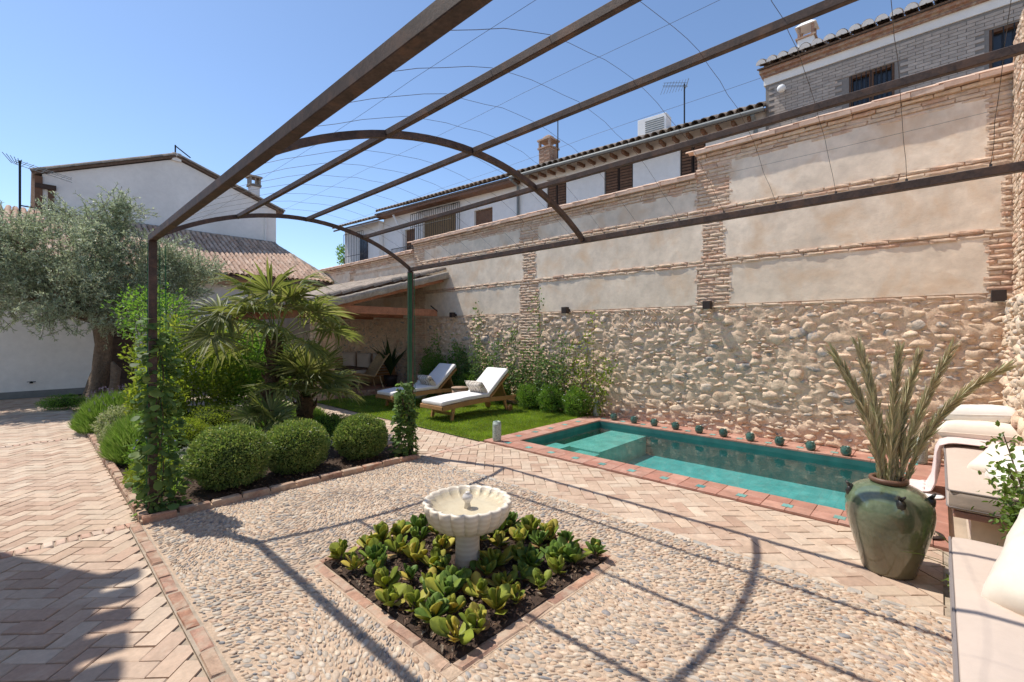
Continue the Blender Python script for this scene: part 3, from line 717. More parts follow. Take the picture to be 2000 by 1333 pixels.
m_white2 = mat('whitewash_street', [(.84, .83, .81)], .9, (.8, .07), (6, .06), bump=[(10, .2, .01)])
m_greyskirt = mat('grey_skirting', [(.235, .235, .225)], .9, (6, .2))
m_darkwood = mat('dark_wood', [(.07, .042, .03), (.09, .055, .038), (.06, .036, .026)], .65, (9, .3), bump=(60, .3, .003), val=.1)
m_brownwood = mat('brown_wood', [(.16, .085, .05), (.19, .10, .06)], .7, (9, .3), bump=(60, .3, .003), val=.1)
m_redwood = mat('stained_beam', [(.38, .165, .09), (.43, .19, .105)], .65, (6, .3), (40, .2), bump=(50, .3, .004), val=.06)
m_metal = mat('galvanised', [(.22, .235, .235)], .6, (8, .2), metal=.2)
m_black = mat('black_iron', [(.025, .027, .03)], .55, None, metal=.3)
# left house
lh = thing('house', (3, 17, 0), 'low white house behind olive tree with sloping clay tile roof and brown door', 'house')
MB().bb(-6, 1.38, 16.7, 17.1, 0, 3.42).bb(2.12, WX, 16.7, 17.1, 0, 3.42).bb(1.38, 2.12, 16.7, 17.1, 2.0, 3.42).bb(-6, WX, 17.1, 19.6, 0, 3.40).build('wall', m_white, lh)
MB().bb(-6, 1.37, 16.675, 16.70, 0, .17).bb(2.13, WX, 16.675, 16.70, 0, .17).build('skirting', m_greyskirt, lh)
dr = MB().bb(1.38, 2.12, 16.78, 16.84, 0, 2.0).build('door', m_darkwood, lh)
for k in range(12): MB().bb(1.40, 2.10, 16.76, 16.782, .03+k*.163, .185+k*.163).build('plank', m_darkwood, dr, bevel=.004, seg=1)
MB().lathe([(0, 0), (.025, 0), (.03, .02), (.015, .035), (0, .04)], 10, (0, 0, 0)).build('door_knob', mat('brass', [(.6, .42, .16)], .35, None, metal=.8), dr)
dr.children[-1].rotation_euler = (R(90), 0, 0); dr.children[-1].location = Vector((2.03, 16.76, 1.05))-Vector((3, 17, 0))
dr.children[-1].data.transform(Matrix.Translation((3, 17, 0)))
EY, EZ, RY, RZ = 16.2, 3.44, 19.6, 5.20
b = MB(); b.add([(-6, EY, EZ-.02), (7.70, EY, EZ-.02), (6.72, RY, RZ-.02), (-6, RY, RZ-.02), (-6, EY, EZ-.10), (7.70, EY, EZ-.10), (6.72, RY, RZ-.10), (-6, RY, RZ-.10)], [(0, 1, 2, 3), (7, 6, 5, 4), (0, 4, 5, 1), (1, 5, 6, 2)])
b.build('roof_deck', m_rdark, lh)
MB().bb(-6, 7.6, 16.42, 16.72, 3.18, 3.40).build('eaves_moulding', mat('eaves', [(.50, .33, .22)], .9, (6, .25)), lh)
sv = Vector((0, RY-EY, RZ-EZ)).normalized(); sl = math.hypot(RY-EY, RZ-EZ)
def keep(p): return p.x < 7.68-(p.y-EY)/(RY-EY)*.96
tile_field(lh, (-3.05, EY-.08, EZ), (1, 0, 0), sv, 70, 15, .153, .252, m_rtile, 300, keep, near=lambda p: abs(p.x-5.2)+(.0 if p.x > 1 else 2))
# hip row
h0, h1 = Vector((7.72, EY-.05, EZ+.03)), Vector((6.70, RY, RZ+.05)); hd = (h1-h0); hl = hd.length; hd.normalize()
hs = Vector((0, 0, 1)).cross(hd).normalized(); hm = barrel('hip_tile', .38, .11, .095, m_rtile).mesh('hip_tile', m_oldtile); Mh = Matrix((hd, hs, hd.cross(hs))).transposed()
for k in range(int(hl/.3)): inst('hip_tile', hm, lh, h0+hd*k*.3, (Mh @ Euler((0, -.03, 0)).to_matrix()).to_euler())
for k in range(22): inst('ridge_tile', hm, lh, (6.75-k*.3, RY, RZ+.03), (0, 0, R(180)+random.gauss(0, .02)))
MB().lathe([(.03, 0), (.035, .04), (.012, .05)], 8, (.08, 16.66, .36)).box((.08, 16.66, .40), (.16, .015, .012)).build('garden_tap', m_black, lh)
# gabled house behind
gh = thing('house', (3.7, 20, 0), 'tall white gabled house rising behind the low tiled roof, with chimney', 'house')
GY = 19.72; prof = [(.32, 0), (6.96, 0), (6.96, 6.62), (3.62, 7.80), (.32, 6.42)]
b = MB(); n = len(prof); V = [(x, GY, z) for x, z in prof]+[(x, GY+9, z) for x, z in prof]
b.add(V, [tuple(range(n)), tuple(range(2*n-1, n-1, -1))]+[(i, n+i, n+(i+1) % n, (i+1) % n) for i in range(n)]).build('wall', m_white, gh)
MB().bb(-6, .25, 18.6, 26, 0, 4.75).build('side_wing', m_white, gh)
for (xa, za, xb, zb) in ((.12, 6.36, 3.62, 7.84), (7.22, 6.55, 3.62, 7.84)):
    d = Vector((xb-xa, 0, zb-za)).normalized(); b = MB(); nn = Vector((0, 0, 1))-d*d.z; nn.normalize()
    a_, b_ = Vector((xa, GY-.12, za)), Vector((xb, GY-.12, zb)); w = Vector((0, 9.3, 0))
    V = [a_, b_, b_+w, a_+w]; b.add(V+[v+nn*.07 for v in V], [(3, 2, 1, 0), (4, 5, 6, 7), (0, 1, 5, 4), (1, 2, 6, 5), (2, 3, 7, 6), (3, 0, 4, 7)]).build('roof_slope', m_rdark, gh)
    vm = barrel('verge_tile', .42, .10, .085, m_oldtile).mesh('verge_tile', m_oldtile); side = Vector((0, 1, 0)) if d.x > 0 else Vector((0, -1, 0))
    Mv = Matrix((d, nn.cross(d), nn)).transposed(); Lv = (b_-a_).length
    for k in range(int(Lv/.34)): inst('verge_tile', vm, gh, a_+d*k*.34+nn*.06+Vector((0, .02, 0)), (Mv @ Euler((0, -.04, 0)).to_matrix()).to_euler())
MB().bb(3.5, 3.76, GY-.1, GY+.3, 7.72, 8.0).build('ridge_block', m_white, gh)
MB().tube([(3.62, GY+.1, 7.95), (3.62, GY+.1, 8.33)], .025, 6).tube([(3.62, GY+.1, 8.3), (4.1, GY+.25, 8.05)], .02, 6).build('roof_bracket', m_black, gh)
ch = MB().bb(6.20, 6.54, 20.3, 20.62, 5.5, 7.62).build('chimney', m_white, gh)
MB().bb(6.15, 6.59, 20.25, 20.67, 7.62, 7.70).bb(6.17, 6.23, 20.27, 20.65, 7.70, 7.97).bb(6.51, 6.57, 20.27, 20.65, 7.70, 7.97).bb(6.35, 6.39, 20.27, 20.31, 7.70, 7.97).bb(6.12, 6.62, 20.22, 20.70, 7.97, 8.04).build('chimney_cap', m_oldtile, ch)
MB().tube([(6.55, GY-.05, 6.4), (6.55, GY-.05, 5.1)], .045, 8).build('downpipe', m_white, gh)
gal = MB().bb(.16, .33, GY-.06, GY+.6, 5.2, 6.34).build('timber_gallery', m_brownwood, gh)
MB().bb(.44, .58, GY-.05, GY+.02, 5.0, 6.05).build('shutter', m_brownwood, gal); MB().bb(.17, .62, GY-.09, GY-.02, 5.98, 6.12).build('lintel', m_darkwood, gal)
# antenna by the olive
def antenna(loc, h, lab, arm=True, scale=1.0, rz=0.0):
    A = thing('television_antenna', (0, 0, 0), lab, 'antenna'); x = 0
    MB().tube([(0, 0, 0), (0, 0, h)], .028*scale, 6).build('mast', m_black, A)
    if arm: MB().tube([(0, 0, h*.28), (.95, .05, h*.24)], .02, 6).build('stay', m_black, A)
    bm = MB()
    for dz, dy in ((0, 0), (.06, .05), (-.06, .05)): bm.tube([(-.1*scale, dy, h-.04+dz), (1.05*scale, dy+.1, h-.30*scale+dz)], .008*scale, 5)
    bm.build('boom', m_metal, A); el = MB()
    for k in range(9):
        t = k/8; c = Vector((-.05+1.05*t, .05, h-.04-.26*t))*1; c.x *= scale; el.tube([(c.x-.03, c.y-.20*scale, c.z-.12*scale), (c.x+.03, c.y+.20*scale, c.z+.12*scale)], .007*scale, 4)
    el.build('director_rods', m_metal, A); rf = MB()
    for k in range(6): rf.tube([(-.12*scale+.02*k, -.22*scale+.09*k*scale, h-.16*scale+.02*k), (-.30*scale+.06*k*scale, -.22*scale+.09*k*scale, h+.10*scale)], .008*scale, 4)
    rf.build('reflector', m_metal, A)
    A.location = loc; A.rotation_euler = (0, 0, rz); return A
antenna((-.13, 18.9, 4.74), 1.75, 'black television antenna on a mast above olive tree at left', True, 1.0, -.15)
# ------------------------------------------------------------------ street houses beyond the wall
a5 = R(5); sdir = Vector((-math.sin(a5), math.cos(a5), 0)); sout = Vector((-math.cos(a5), -math.sin(a5), 0)); SP0 = Vector((12.95, 3.2, 0))
def sp(s, z, o=0.0): return SP0+sdir*s+Vector((0, 0, z))+sout*o
def sbox(b, s0, s1, z0, z1, o0, o1):
    b.add([sp(s0, z0, o0), sp(s1, z0, o0), sp(s1, z0, o1), sp(s0, z0, o1), sp(s0, z1, o0), sp(s1, z1, o0), sp(s1, z1, o1), sp(s0, z1, o1)], [(3, 2, 1, 0), (4, 5, 6, 7), (0, 1, 5, 4), (1, 2, 6, 5), (2, 3, 7, 6), (3, 0, 4, 7)]); return b
sh = thing('house', tuple(sp(8, 0)), 'long white street house with tiled eaves and brown shutters above the garden wall', 'house')
wb = MB(); ops = [(1.5, 2.2, 5.75, 6.91), (3.61, 4.57, 5.75, 6.94), (5.97, 6.76, 5.75, 6.95), (9.24, 10.19, 5.4, 6.46), (11.2, 13.2, 5.2, 6.7), (13.75, 14.45, 4.9, 6.3)]
cur = 0.0
for (s0, s1, z0, z1) in ops:
    sbox(wb, cur, s0, 0, 7.31, -4, 0); sbox(wb, s0, s1, 0, z0, -4, 0); sbox(wb, s0, s1, z1, 7.31, -4, 0); cur = s1
sbox(wb, cur, 16.0, 0, 7.31, -4, 0); wb.build('wall', m_white2, sh)
for i, (s0, s1, z0, z1) in enumerate(ops):
    w = sbox(MB(), s0, s1, z0, z1, -.3, -.22).build('window', mat('pane_dark', [(.03, .035, .045)], .15, None, spec=.5), sh)
    if i in (0, 1, 2):
        hw = (s1-s0)/2
        for q in (0, 1):
            lf = sbox(MB(), s0+q*hw+.015, s0+(q+1)*hw-.015, z0, z1-.02, -.10, -.06).build('shutter', m_darkwood, w)
            sl_ = MB()
            for k in range(12): sbox(sl_, s0+q*hw+.05, s0+(q+1)*hw-.05, z0+.06+k*.09, z0+.12+k*.09, -.055, -.035)
            sl_.build('louvres', m_brownwood, w)
    else: sbox(MB(), s0+.02, s1-.02, z0, z1-.03, -.14, -.09).build('frame', m_brownwood if i != 4 else mat('bamboo_blind', [(.25, .17, .09)], .8, (30, .3)), w)
bar = MB(); s0, s1, z0, z1 = 11.0, 13.5, 5.2, 6.95
for k in range(20): q = s0+(s1-s0)*k/19; bar.tube([sp(q, z0, .45), sp(q, z1-.2, .45)], .012, 4); bar.tube([sp(q, z1-.2, .45), sp(q, z1, .02)], .012, 4)
for k in range(6): z = z1-.2+.2*k/5; bar.tube([sp(s0, z, .45-.43*k/5), sp(s1, z, .45-.43*k/5)], .012, 4)
for z in (5.3, 6.2): bar.tube([sp(s0, z, .45), sp(s1, z, .45)], .014, 4)
for q in (s0, s1):
    for k in range(5): bar.tube([sp(q, z0, .45-.11*k), sp(q, z1-.2+.05*k, .45-.11*k)], .012, 4)
bar.build('window_grille', m_black, sh)
bal = MB()
for k in range(16): bal.tube([sp(13.55+k*.09, 4.6, .4), sp(13.55+k*.09, 5.42, .4)], .012, 4)
bal.tube([sp(13.55, 5.42, .4), sp(14.9, 5.42, .4)], .018, 5); bal.build('balcony_rail', m_black, sh)
rf0 = sp(-.02, 7.22, .48); up = (-sout*1.0+Vector((0, 0, .42))).normalized()
b = MB(); A_, B_ = sp(-.02, 7.2, .45), sp(16.1, 7.2, .45); w = up*5
b.add([A_, B_, B_+w, A_+w, A_-Vector((0, 0, .07)), B_-Vector((0, 0, .07)), B_+w-Vector((0, 0, .07)), A_+w-Vector((0, 0, .07))], [(0, 1, 2, 3), (7, 6, 5, 4), (0, 4, 5, 1), (1, 5, 6, 2), (2, 6, 7, 3), (3, 7, 4, 0)]).build('roof_deck', m_rdark, sh)
tile_field(sh, rf0, sdir, up, 72, 8, .222, .34, m_oldtile, 300, near=lambda p: -(p-Vector((0, 0, 0))).z*0+(p.z-7.2)*10+p.y*.02)
raf = None
for k in range(46):
    if k < 21: MB().beam(sp(.35+k*.38, 7.10, -.05), sp(.35+k*.38, 7.08, .40), .08, .09).build('rafter_end', m_brownwood, sh)
sbox(MB(), 8.0, 16.05, 7.02, 7.13, 0, .42).build('soffit', m_brownwood, sh)
MB().tube([sp(0, 7.16, .53), sp(8, 7.16, .53)], .055, 8).build('gutter', m_metal, sh)
MB().tube([sp(7.96, 7.1, .5), sp(7.96, 6.95, .08), sp(7.96, 4.5, .06)], .05, 8).build('downpipe', m_metal, sh)
MB().tube([sp(.25, 7.1, .5), sp(.25, 6.9, .08), sp(.25, 4.5, .06)], .05, 8).build('downpipe', m_metal, sh)
MB().tube([sp(14.9, 7.0, .3), sp(14.5, 6.1, .1), sp(14.4, 4.5, .08)], .05, 8).build('downpipe', m_white2, sh)
cb = sp(7.15, 0, -.7); chm = MB().box((cb.x, cb.y, 7.72), (.50, .50, 1.2)).build('chimney', mat('chimney_brick', [(.38, .22, .15), (.44, .28, .19)], .9, (20, .3), bump=(40, .5, .01)), sh)
for k in range(15):
    for q in range(4):
        c = Vector((cb.x, cb.y, 7.3+k*.068)); o_ = [(-.255, -.12 if k % 2 else .12), (.255, .12), (-.12, -.255), (.12, .255)][q]
        MB().box(c+Vector((o_[0], o_[1], 0)), (.02 if abs(o_[0]) > .2 else .23, .23 if abs(o_[0]) > .2 else .02, .05)).build('brick', m_redbrick, chm) if q in (0, 2) else None
cc = MB().box((cb.x, cb.y, 8.34), (.58, .58, .06)).build('chimney_cap', m_redbrick, chm)
cc2 = MB()
for dx in (-.22, .22):
    for dy in (-.22, .22): cc2.box((cb.x+dx, cb.y+dy, 8.48), (.08, .08, .24))
cc2.box((cb.x, cb.y, 8.63), (.60, .60, .06)).lathe([(.24, 8.66), (.20, 8.76), (.08, 8.84), (.0, 8.85)], 10, (cb.x, cb.y, 0)); cc2.build('chimney_hood', m_redbrick, chm)
mst = sp(6.75, 0, -.7); MB().tube([(mst.x, mst.y, 7.4), (mst.x, mst.y, 9.55)], .02, 6).build('mast', m_black, sh)
ac = thing('air_conditioner', tuple(sp(3.0, 7.55, -.6)), 'white air conditioning box standing on the tiled roof', 'air conditioner')
sbox(MB(), 2.75, 3.65, 7.5, 8.28, -.9, -.45).build('housing', m_white2, ac, bevel=.01); gr = MB()
for k in range(9): sbox(gr, 2.82, 3.4, 7.62+k*.065, 7.65+k*.065, -.45, -.435)
gr.build('grille', m_metal, ac)
antenna(tuple(sp(2.45, 7.6, -1.2)), 1.75, 'pale television antenna on the white house roof beside the air conditioner', False, .8, 2.6)
# lower wing at far left of the street house
lw_ = thing('house', tuple(sp(17.5, 0)), 'small white corner house with barred balcony at far end of the street', 'house')
sbox(MB(), 16.02, 18.9, 0, 6.92, -4, .25).build('wall', m_white2, lw_)
wn_ = sbox(MB(), 16.9, 17.5, 4.9, 6.4, .26, .30).build('window', mat('pane_blue', [(.02, .02, .035)], .2, None, spec=.5), lw_)
bar = MB()
for k in range(13): q = 16.75+1.65*k/12; bar.tube([sp(q, 4.6, .62), sp(q, 6.5, .62)], .012, 4)
for z in (4.7, 5.4, 6.5): bar.tube([sp(16.75, z, .62), sp(18.4, z, .62)], .014, 4)
bar.build('window_grille', m_black, lw_)
A_, B_ = sp(15.9, 6.82, .7), sp(19.2, 6.82, .7); w = up*4
MB().add([A_, B_, B_+w, A_+w, A_-Vector((0, 0, .08)), B_-Vector((0, 0, .08)), B_+w-Vector((0, 0, .08)), A_+w-Vector((0, 0, .08))], [(0, 1, 2, 3), (7, 6, 5, 4), (0, 4, 5, 1), (1, 5, 6, 2), (2, 6, 7, 3), (3, 7, 4, 0)]).build('roof_deck', m_rdark, lw_)
tile_field(lw_, sp(15.95, 6.86, .72), sdir, up, 15, 7, .22, .34, m_oldtile, 105)
# grey brick house at right
gb = thing('house', (12.9, 0, 0), 'grey brick street house with white scalloped tile eaves at upper right', 'house')
m_greyb = mat('grey_brick', [(.44, .38, .33), (.48, .415, .36), (.40, .345, .30), (.46, .40, .345)], .9, (10, .15), bump=(60, .3, .004), val=.06)
m_gjoint = mat('grey_joint', [(.25, .225, .205)], .95, (20, .15))
GX = 12.9; WN = [(.70, 1.50, 6.35, 7.50), (-1.95, -.72, 6.35, 7.55)]
b = MB(); cur = 3.22
for (y0, y1, z0, z1) in WN: b.bb(GX, GX+6, y1, cur, 0, 8.05).bb(GX, GX+6, y0, y1, 0, z0).bb(GX, GX+6, y0, y1, z1, 8.05); cur = y0
b.bb(GX, GX+6, -8, cur, 0, 8.05).build('wall', m_gjoint, gb)
gbm = [MB().box((0, 0, 0), (.03, .244, .062)).jit(.002, 500+k).mesh('brick', m_greyb) for k in range(5)]; rest = MB(); cnt = 0
for k in range(22):
    z = 6.40+k*.0715; y = 3.15-(.128 if k % 2 else 0)
    while y > -2.6:
        yc = y-.125; free = not any(y0-.13 < yc < y1+.13 and z0-.04 < z < z1+.04 for (y0, y1, z0, z1) in WN)
        if free and z < 7.86:
            if z > 6.9 and cnt < 290: inst('brick', random.choice(gbm), gb, (GX-.002, yc, z)); cnt += 1
            else: rest.box((GX-.002, yc, z), (.03, .244, .062))
        y -= .254
rest.build('brickwork', m_greyb, gb, kind='stuff')
for (y0, y1, z0, z1) in WN:
    w = MB().bb(GX+.12, GX+.16, y0, y1, z0, z1).build('window', MATS['pane_dark'] if 'pane_dark' in MATS else m_black, gb)
    MB().bb(GX+.02, GX+.12, y0, y0+.06, z0, z1).bb(GX+.02, GX+.12, y1-.06, y1, z0, z1).bb(GX+.02, GX+.12, y0+.06, y1-.06, z1-.06, z1).bb(GX+.03, GX+.11, (y0+y1)/2-.04, (y0+y1)/2+.04, z0, z1-.06).build('frame', m_brownwood, w)
    br_ = MB()
    for k in range(9): q = y0+.05+(y1-y0-.1)*k/8; br_.tube([(GX-.03, q, z0), (GX-.03, q, z1-.02)], .011, 5)
    br_.build('bars', m_black, w)
MB().bb(GX-.03, GX+.2, -8, 3.26, 7.93, 8.12).build('white_band', m_white2, gb)
MB().bb(GX-.10, GX+.2, -8, 3.30, 8.12, 8.20).bb(GX-.17, GX+.2, -8, 3.33, 8.20, 8.28).build('corbel_course', m_redbrick, gb)
up2 = Vector((1, 0, .36)).normalized()
A_, B_ = Vector((GX-.25, 3.36, 8.30)), Vector((GX-.25, -8, 8.30)); w = up2*5
MB().add([A_, B_, B_+w, A_+w, A_-Vector((0, 0, .03)), B_-Vector((0, 0, .03)), B_+w-Vector((0, 0, .03)), A_+w-Vector((0, 0, .03))], [(3, 2, 1, 0), (4, 5, 6, 7), (0, 1, 5, 4), (1, 2, 6, 5), (2, 3, 7, 6), (3, 0, 4, 7)]).build('roof_deck', m_rdark, gb)
tile_field(gb, Vector((GX-.33, 3.36, 8.32)), (0, -1, 0), up2, 30, 5, .235, .36, m_oldtile, 130)
# whitewashed mortar plugs in the tile ends
pl = barrel('mortar_plug', .05, .108, .108, m_white2, 9, .095, math.pi).mesh('mortar_plug', m_white2)
for k in range(30): inst('mortar_plug', pl, gb, (GX-.375, 3.36-(k+.5)*.235, 8.33), (0, -.35, 0))
pc_ = MB().bb(GX+.4, GX+.75, 2.25, 2.60, 8.3, 9.0).build('chimney', m_white2, gb)
MB().bb(GX+.36, GX+.79, 2.21, 2.64, 9.0, 9.04).bb(GX+.40, GX+.46, 2.25, 2.31, 9.04, 9.3).bb(GX+.69, GX+.75, 2.25, 2.31, 9.04, 9.3).bb(GX+.40, GX+.46, 2.54, 2.60, 9.04, 9.3).bb(GX+.69, GX+.75, 2.54, 2.60, 9.04, 9.3).build('chimney_vents', m_redbrick, pc_)
MB().box((GX+.575, 2.425, 9.42), (.46, .46, .22), None, .08).build('chimney_hood', m_white2, pc_)
MB().bb(GX+.2, GX+.5, 2.75, 2.98, 8.3, 8.62).box((GX+.35, 2.865, 8.70), (.36, .28, .12), None, .1).build('vent_turret', m_redbrick, gb)
lampb = MB(); V, F = ICO2; lampb.add([(GX-.22+v[0]*.10, 2.82+v[1]*.10, 7.63+v[2]*.10) for v in V], [tuple(f) for f in F]); lampb.box((GX-.08, 2.82, 7.65), (.2, .03, .03)); lampb.build('globe_lamp', m_white2, gb, True)
MB().bb(GX-.012, GX+.02, 1.72, 1.86, 7.40, 7.48).build('vent', m_cornice, gb)
# ------------------------------------------------------------------ porch
po_ = thing('garden_porch', (6, 12.5, 0), 'lean-to garden porch with weathered tile roof and red timber beams against the wall', 'porch')
PYF, PYB = 9.52, 16.1; PXL, PXR = 4.05, 7.66; PZL, PZR = 2.24, 3.26
pz = lambda x: PZL+(PZR-PZL)*(x-PXL)/(PXR-PXL)
b = MB(); V = [(PXL, PYF, PZL-.02), (PXR, PYF, PZR-.02), (PXR, PYB, PZR-.02), (PXL, PYB, PZL-.02)]
b.add(V+[(x, y, z-.06) for x, y, z in V], [(0, 1, 2, 3), (7, 6, 5, 4), (0, 4, 5, 1), (1, 5, 6, 2), (2, 6, 7, 3), (3, 7, 4, 0)]).build('roof_deck', m_brownwood, po_)
# mortared verge
b = MB(); nn = 40; V = []
for k in range(nn+1):
    x = PXL+(PXR-PXL)*k/nn
    for dy, dz in ((-.02, -.17), (-.04, -.10), (-.04, -.03), (.01, .005), (.10, .0)):
        V.append((x, PYF+dy+.015*noise.noise(Vector((x*7, dz*9, 1))), pz(x)+dz+.018*noise.noise(Vector((x*8, dy*20, 3)))))
b.add(V, [(i*5+j, (i+1)*5+j, (i+1)*5+j+1, i*5+j+1) for i in range(nn) for j in range(4)]).build('verge', mat('verge_mortar', [(.40, .345, .28)], .95, (6, .3), (30, .25), bump=(30, .6, .015)), po_, True)
sl = Vector((PXR-PXL, 0, PZR-PZL)).normalized()
tile_field(po_, (PXL-.06, PYF+.05, PZL), (0, 1, 0), sl, 33, 14, .196, .27, m_oldtile, 300, near=lambda p: p.y)
tie = [(9.72, 2.07, 2.25), (11.7, 2.07, 2.22), (13.4, 2.07, 2.22)]
for y, z0, z1 in tie:
    MB().bb(4.4, 7.68 if y > 10 else 7.42, y-.06, y+.06, z0, z1).build('tie_beam', m_redwood, po_, bevel=.006, seg=1)
    MB().beam((4.2, y, pz(4.2)-.17), (7.62, y, pz(7.62)-.17), .11, .16).build('rafter', m_redwood, po_, bevel=.006, seg=1)
MB().bb(4.33, 4.49, 9.6, 16.0, 2.0, 2.19).build('wall_plate', m_redwood, po_, bevel=.006, seg=1)
MB().beam((7.42, 9.66, 2.2), (7.2, 9.66, 2.34), .025, .025).build('iron_strap', m_black, po_)
for k in range(9): MB().beam((4.2, 10.3+k*.65, pz(4.2)-.115), (7.62, 10.3+k*.65, pz(7.62)-.115), .06, .06).build('batten', m_redwood, po_)
pr_ = MB().bb(4.74, 5.16, 10.8, 11.2, -.02, 2.0).build('pier', m_wmortar, po_)
for k in range(33):
    z = .03+k*.06
    for (x, y, rz, l) in (((4.845, 10.79, R(90), .2), (5.06, 10.79, R(90), .2)) if k % 2 else ((4.795, 10.79, R(90), .1), (4.95, 10.79, R(90), .2), (5.105, 10.79, R(90), .1))):
        inst('brick', random.choice(rb_me), pr_, (x, y, z), (0, 0, rz), (.6, l/.27, 1))
    for (x, y, l) in (((4.735, 10.90, .19), (4.735, 11.1, .19)) if k % 2 else ((4.735, 10.85, .1), (4.735, 11.0, .19))): inst('brick', random.choice(rb_me), pr_, (x, y, z), (0, 0, 0), (.5, l/.27, 1))
fl = MB().bb(4.72, 7.69, 10.82, 16.69, -.02, .10).build('floor', m_redbrick, po_)
ft = slab_mesh('floor_tile', .29, .29, .02, m_cop, .004, .001, 700)
for i in range(10):
    for j in range(6): inst('floor_tile', ft, po_, (4.88+i*.3, 10.97+j*.3, .115))
for k in range(11): inst('brick', kb_me[k % 8], po_, (4.85+k*.262, 10.80, .11), (R(90), 0, 0))

# ------------------------------------------------------------------ soft furnishings helpers
def pillow(w, d, h, n=12, pinch=.10, seed=0, wr=.006):
    """pillow lying in XY, thickness along Z, pinched corners"""
    V = []; F = []; idx = {}
    for side in (1, -1):
        for i in range(n+1):
            for j in range(n+1):
                u, v = 2*i/n-1, 2*j/n-1; e = i in (0, n) or j in (0, n)
                if e and side == -1: idx[(side, i, j)] = idx[(1, i, j)]; continue
                x = u*w/2*(1-pinch*(1-v*v)*abs(u)**2); y = v*d/2*(1-pinch*(1-u*u)*abs(v)**2)
                z = 0 if e else side*h/2*((1-u**4)*(1-v**4))**.5*(1+.12*noise.noise(Vector((u*2+seed, v*2, side))))
                wv = wr*noise.noise(Vector((x*22+seed, y*22, side*2)))*(0 if e else 1)
                idx[(side, i, j)] = len(V); V.append((x, y, z+wv))
        for i in range(n):
            for j in range(n):
                q = (idx[(side, i, j)], idx[(side, i+1, j)], idx[(side, i+1, j+1)], idx[(side, i, j+1)]); F.append(q if side == 1 else q[::-1])
    mb = MB().add(V, F); mb.edge = [V[idx[(1, i, 0)]] for i in range(n+1)]+[V[idx[(1, n, j)]] for j in range(1, n+1)]+[V[idx[(1, i, n)]] for i in range(n-1, -1, -1)]+[V[idx[(1, 0, j)]] for j in range(n-1, -1, -1)]; return mb
def soft_box(x0, x1, y0, y1, z0, z1, amp=.006, seed=0, nx=None, rad=.03):
    nx = nx or max(4, int((x1-x0)/.06)); ny = max(4, int((y1-y0)/.06)); V = []; F = []
    b = MB(); cx, cy, cz = (x0+x1)/2, (y0+y1)/2, (z0+z1)/2
    def P(u, v, w):   # rounded box
        p = Vector((u*(x1-x0)/2, v*(y1-y0)/2, w*(z1-z0)/2)); hx, hy, hz = (x1-x0)/2-rad, (y1-y0)/2-rad, (z1-z0)/2-rad
        c = Vector((max(-hx, min(hx, p.x)), max(-hy, min(hy, p.y)), max(-hz, min(hz, p.z)))); d = p-c
        if d.length > 0: d = d.normalized()*rad
        q = c+d; k = amp*noise.noise(Vector((q.x*4+seed, q.y*5, q.z*6))); bul = .012*(1-u*u)*(1-v*v)*(1 if w > 0 else 0)
        return (q.x+cx, q.y+cy, q.z+cz+k+bul)
    def face(fn, a, c):
        o = len(b.v); b.v += [fn(2*i/a-1, 2*j/c-1) for i in range(a+1) for j in range(c+1)]
        b.f += [(o+i*(c+1)+j, o+(i+1)*(c+1)+j, o+(i+1)*(c+1)+j+1, o+i*(c+1)+j+1) for i in range(a) for j in range(c)]
    nz_ = 6
    face(lambda u, v: P(u, v, 1), nx, ny); face(lambda u, v: P(v, u, -1), ny, nx)
    face(lambda u, v: P(u, -1, v), nx, nz_); face(lambda u, v: P(v, 1, u), nz_, nx)
    face(lambda u, v: P(-1, v, u), nz_, ny) if False else face(lambda u, v: P(-1, -u, v), ny, nz_); face(lambda u, v: P(1, u, v), ny, nz_)
    return b
def fabric(name, c, rough=.9, weave=260, bump=.25, sheen=.2, cols=None):
    if name in MATS: return MATS[name]
    m = mat(name, cols or [c], rough, (3, .05), (25, .04), bump=[(7, .12, .02), (weave, bump, .0015)], spec=.15)
    m.node_tree.nodes['Principled BSDF'].inputs['Sheen Weight'].default_value = sheen; return m
m_grey = fabric('taupe_cushion', (.55, .45, .375)); m_cream = fabric('cream_linen', (.76, .68, .57)); m_ivory = fabric('ivory_linen', (.78, .74, .68))
m_pipe = fabric('piping', (.22, .19, .18)); m_mattress = fabric('white_mattress', (.78, .76, .75)); m_throw = fabric('pink_throw', (.70, .56, .53), weave=120, bump=.6)
m_teak = mat('teak', [(.40, .21, .085), (.46, .25, .105), (.36, .185, .075)], .5, (7, .2), (60, .15), bump=(70, .2, .002), val=.08, spec=.4)
# patterned pillow
tp = NT('ikat_pattern'); w_ = tp.n('ShaderNodeTexWave'); w_.wave_type = 'BANDS'; w_.inputs['Scale'].default_value = 2.0; w_.inputs['Distortion'].default_value = 5; w_.inputs['Detail'].default_value = 2; w_.inputs['Detail Scale'].default_value = 2.2
tco = tp.n('ShaderNodeTexCoord'); tp.l(tco.outputs['Object'], w_.inputs['Vector'])
c_ = tp.ramp(w_.outputs[1], [(.36, (.62, .55, .47)), (.44, (.17, .12, .09)), (.60, (.20, .15, .12)), (.68, (.64, .58, .50))]); tp.l(c_, tp.b.inputs['Base Color']); tp.b.inputs['Roughness'].default_value = .9
tp.l(tp.bump(tp.noise(260).outputs[0], .3, .002), tp.b.inputs['Normal']); m_ikat = tp.m

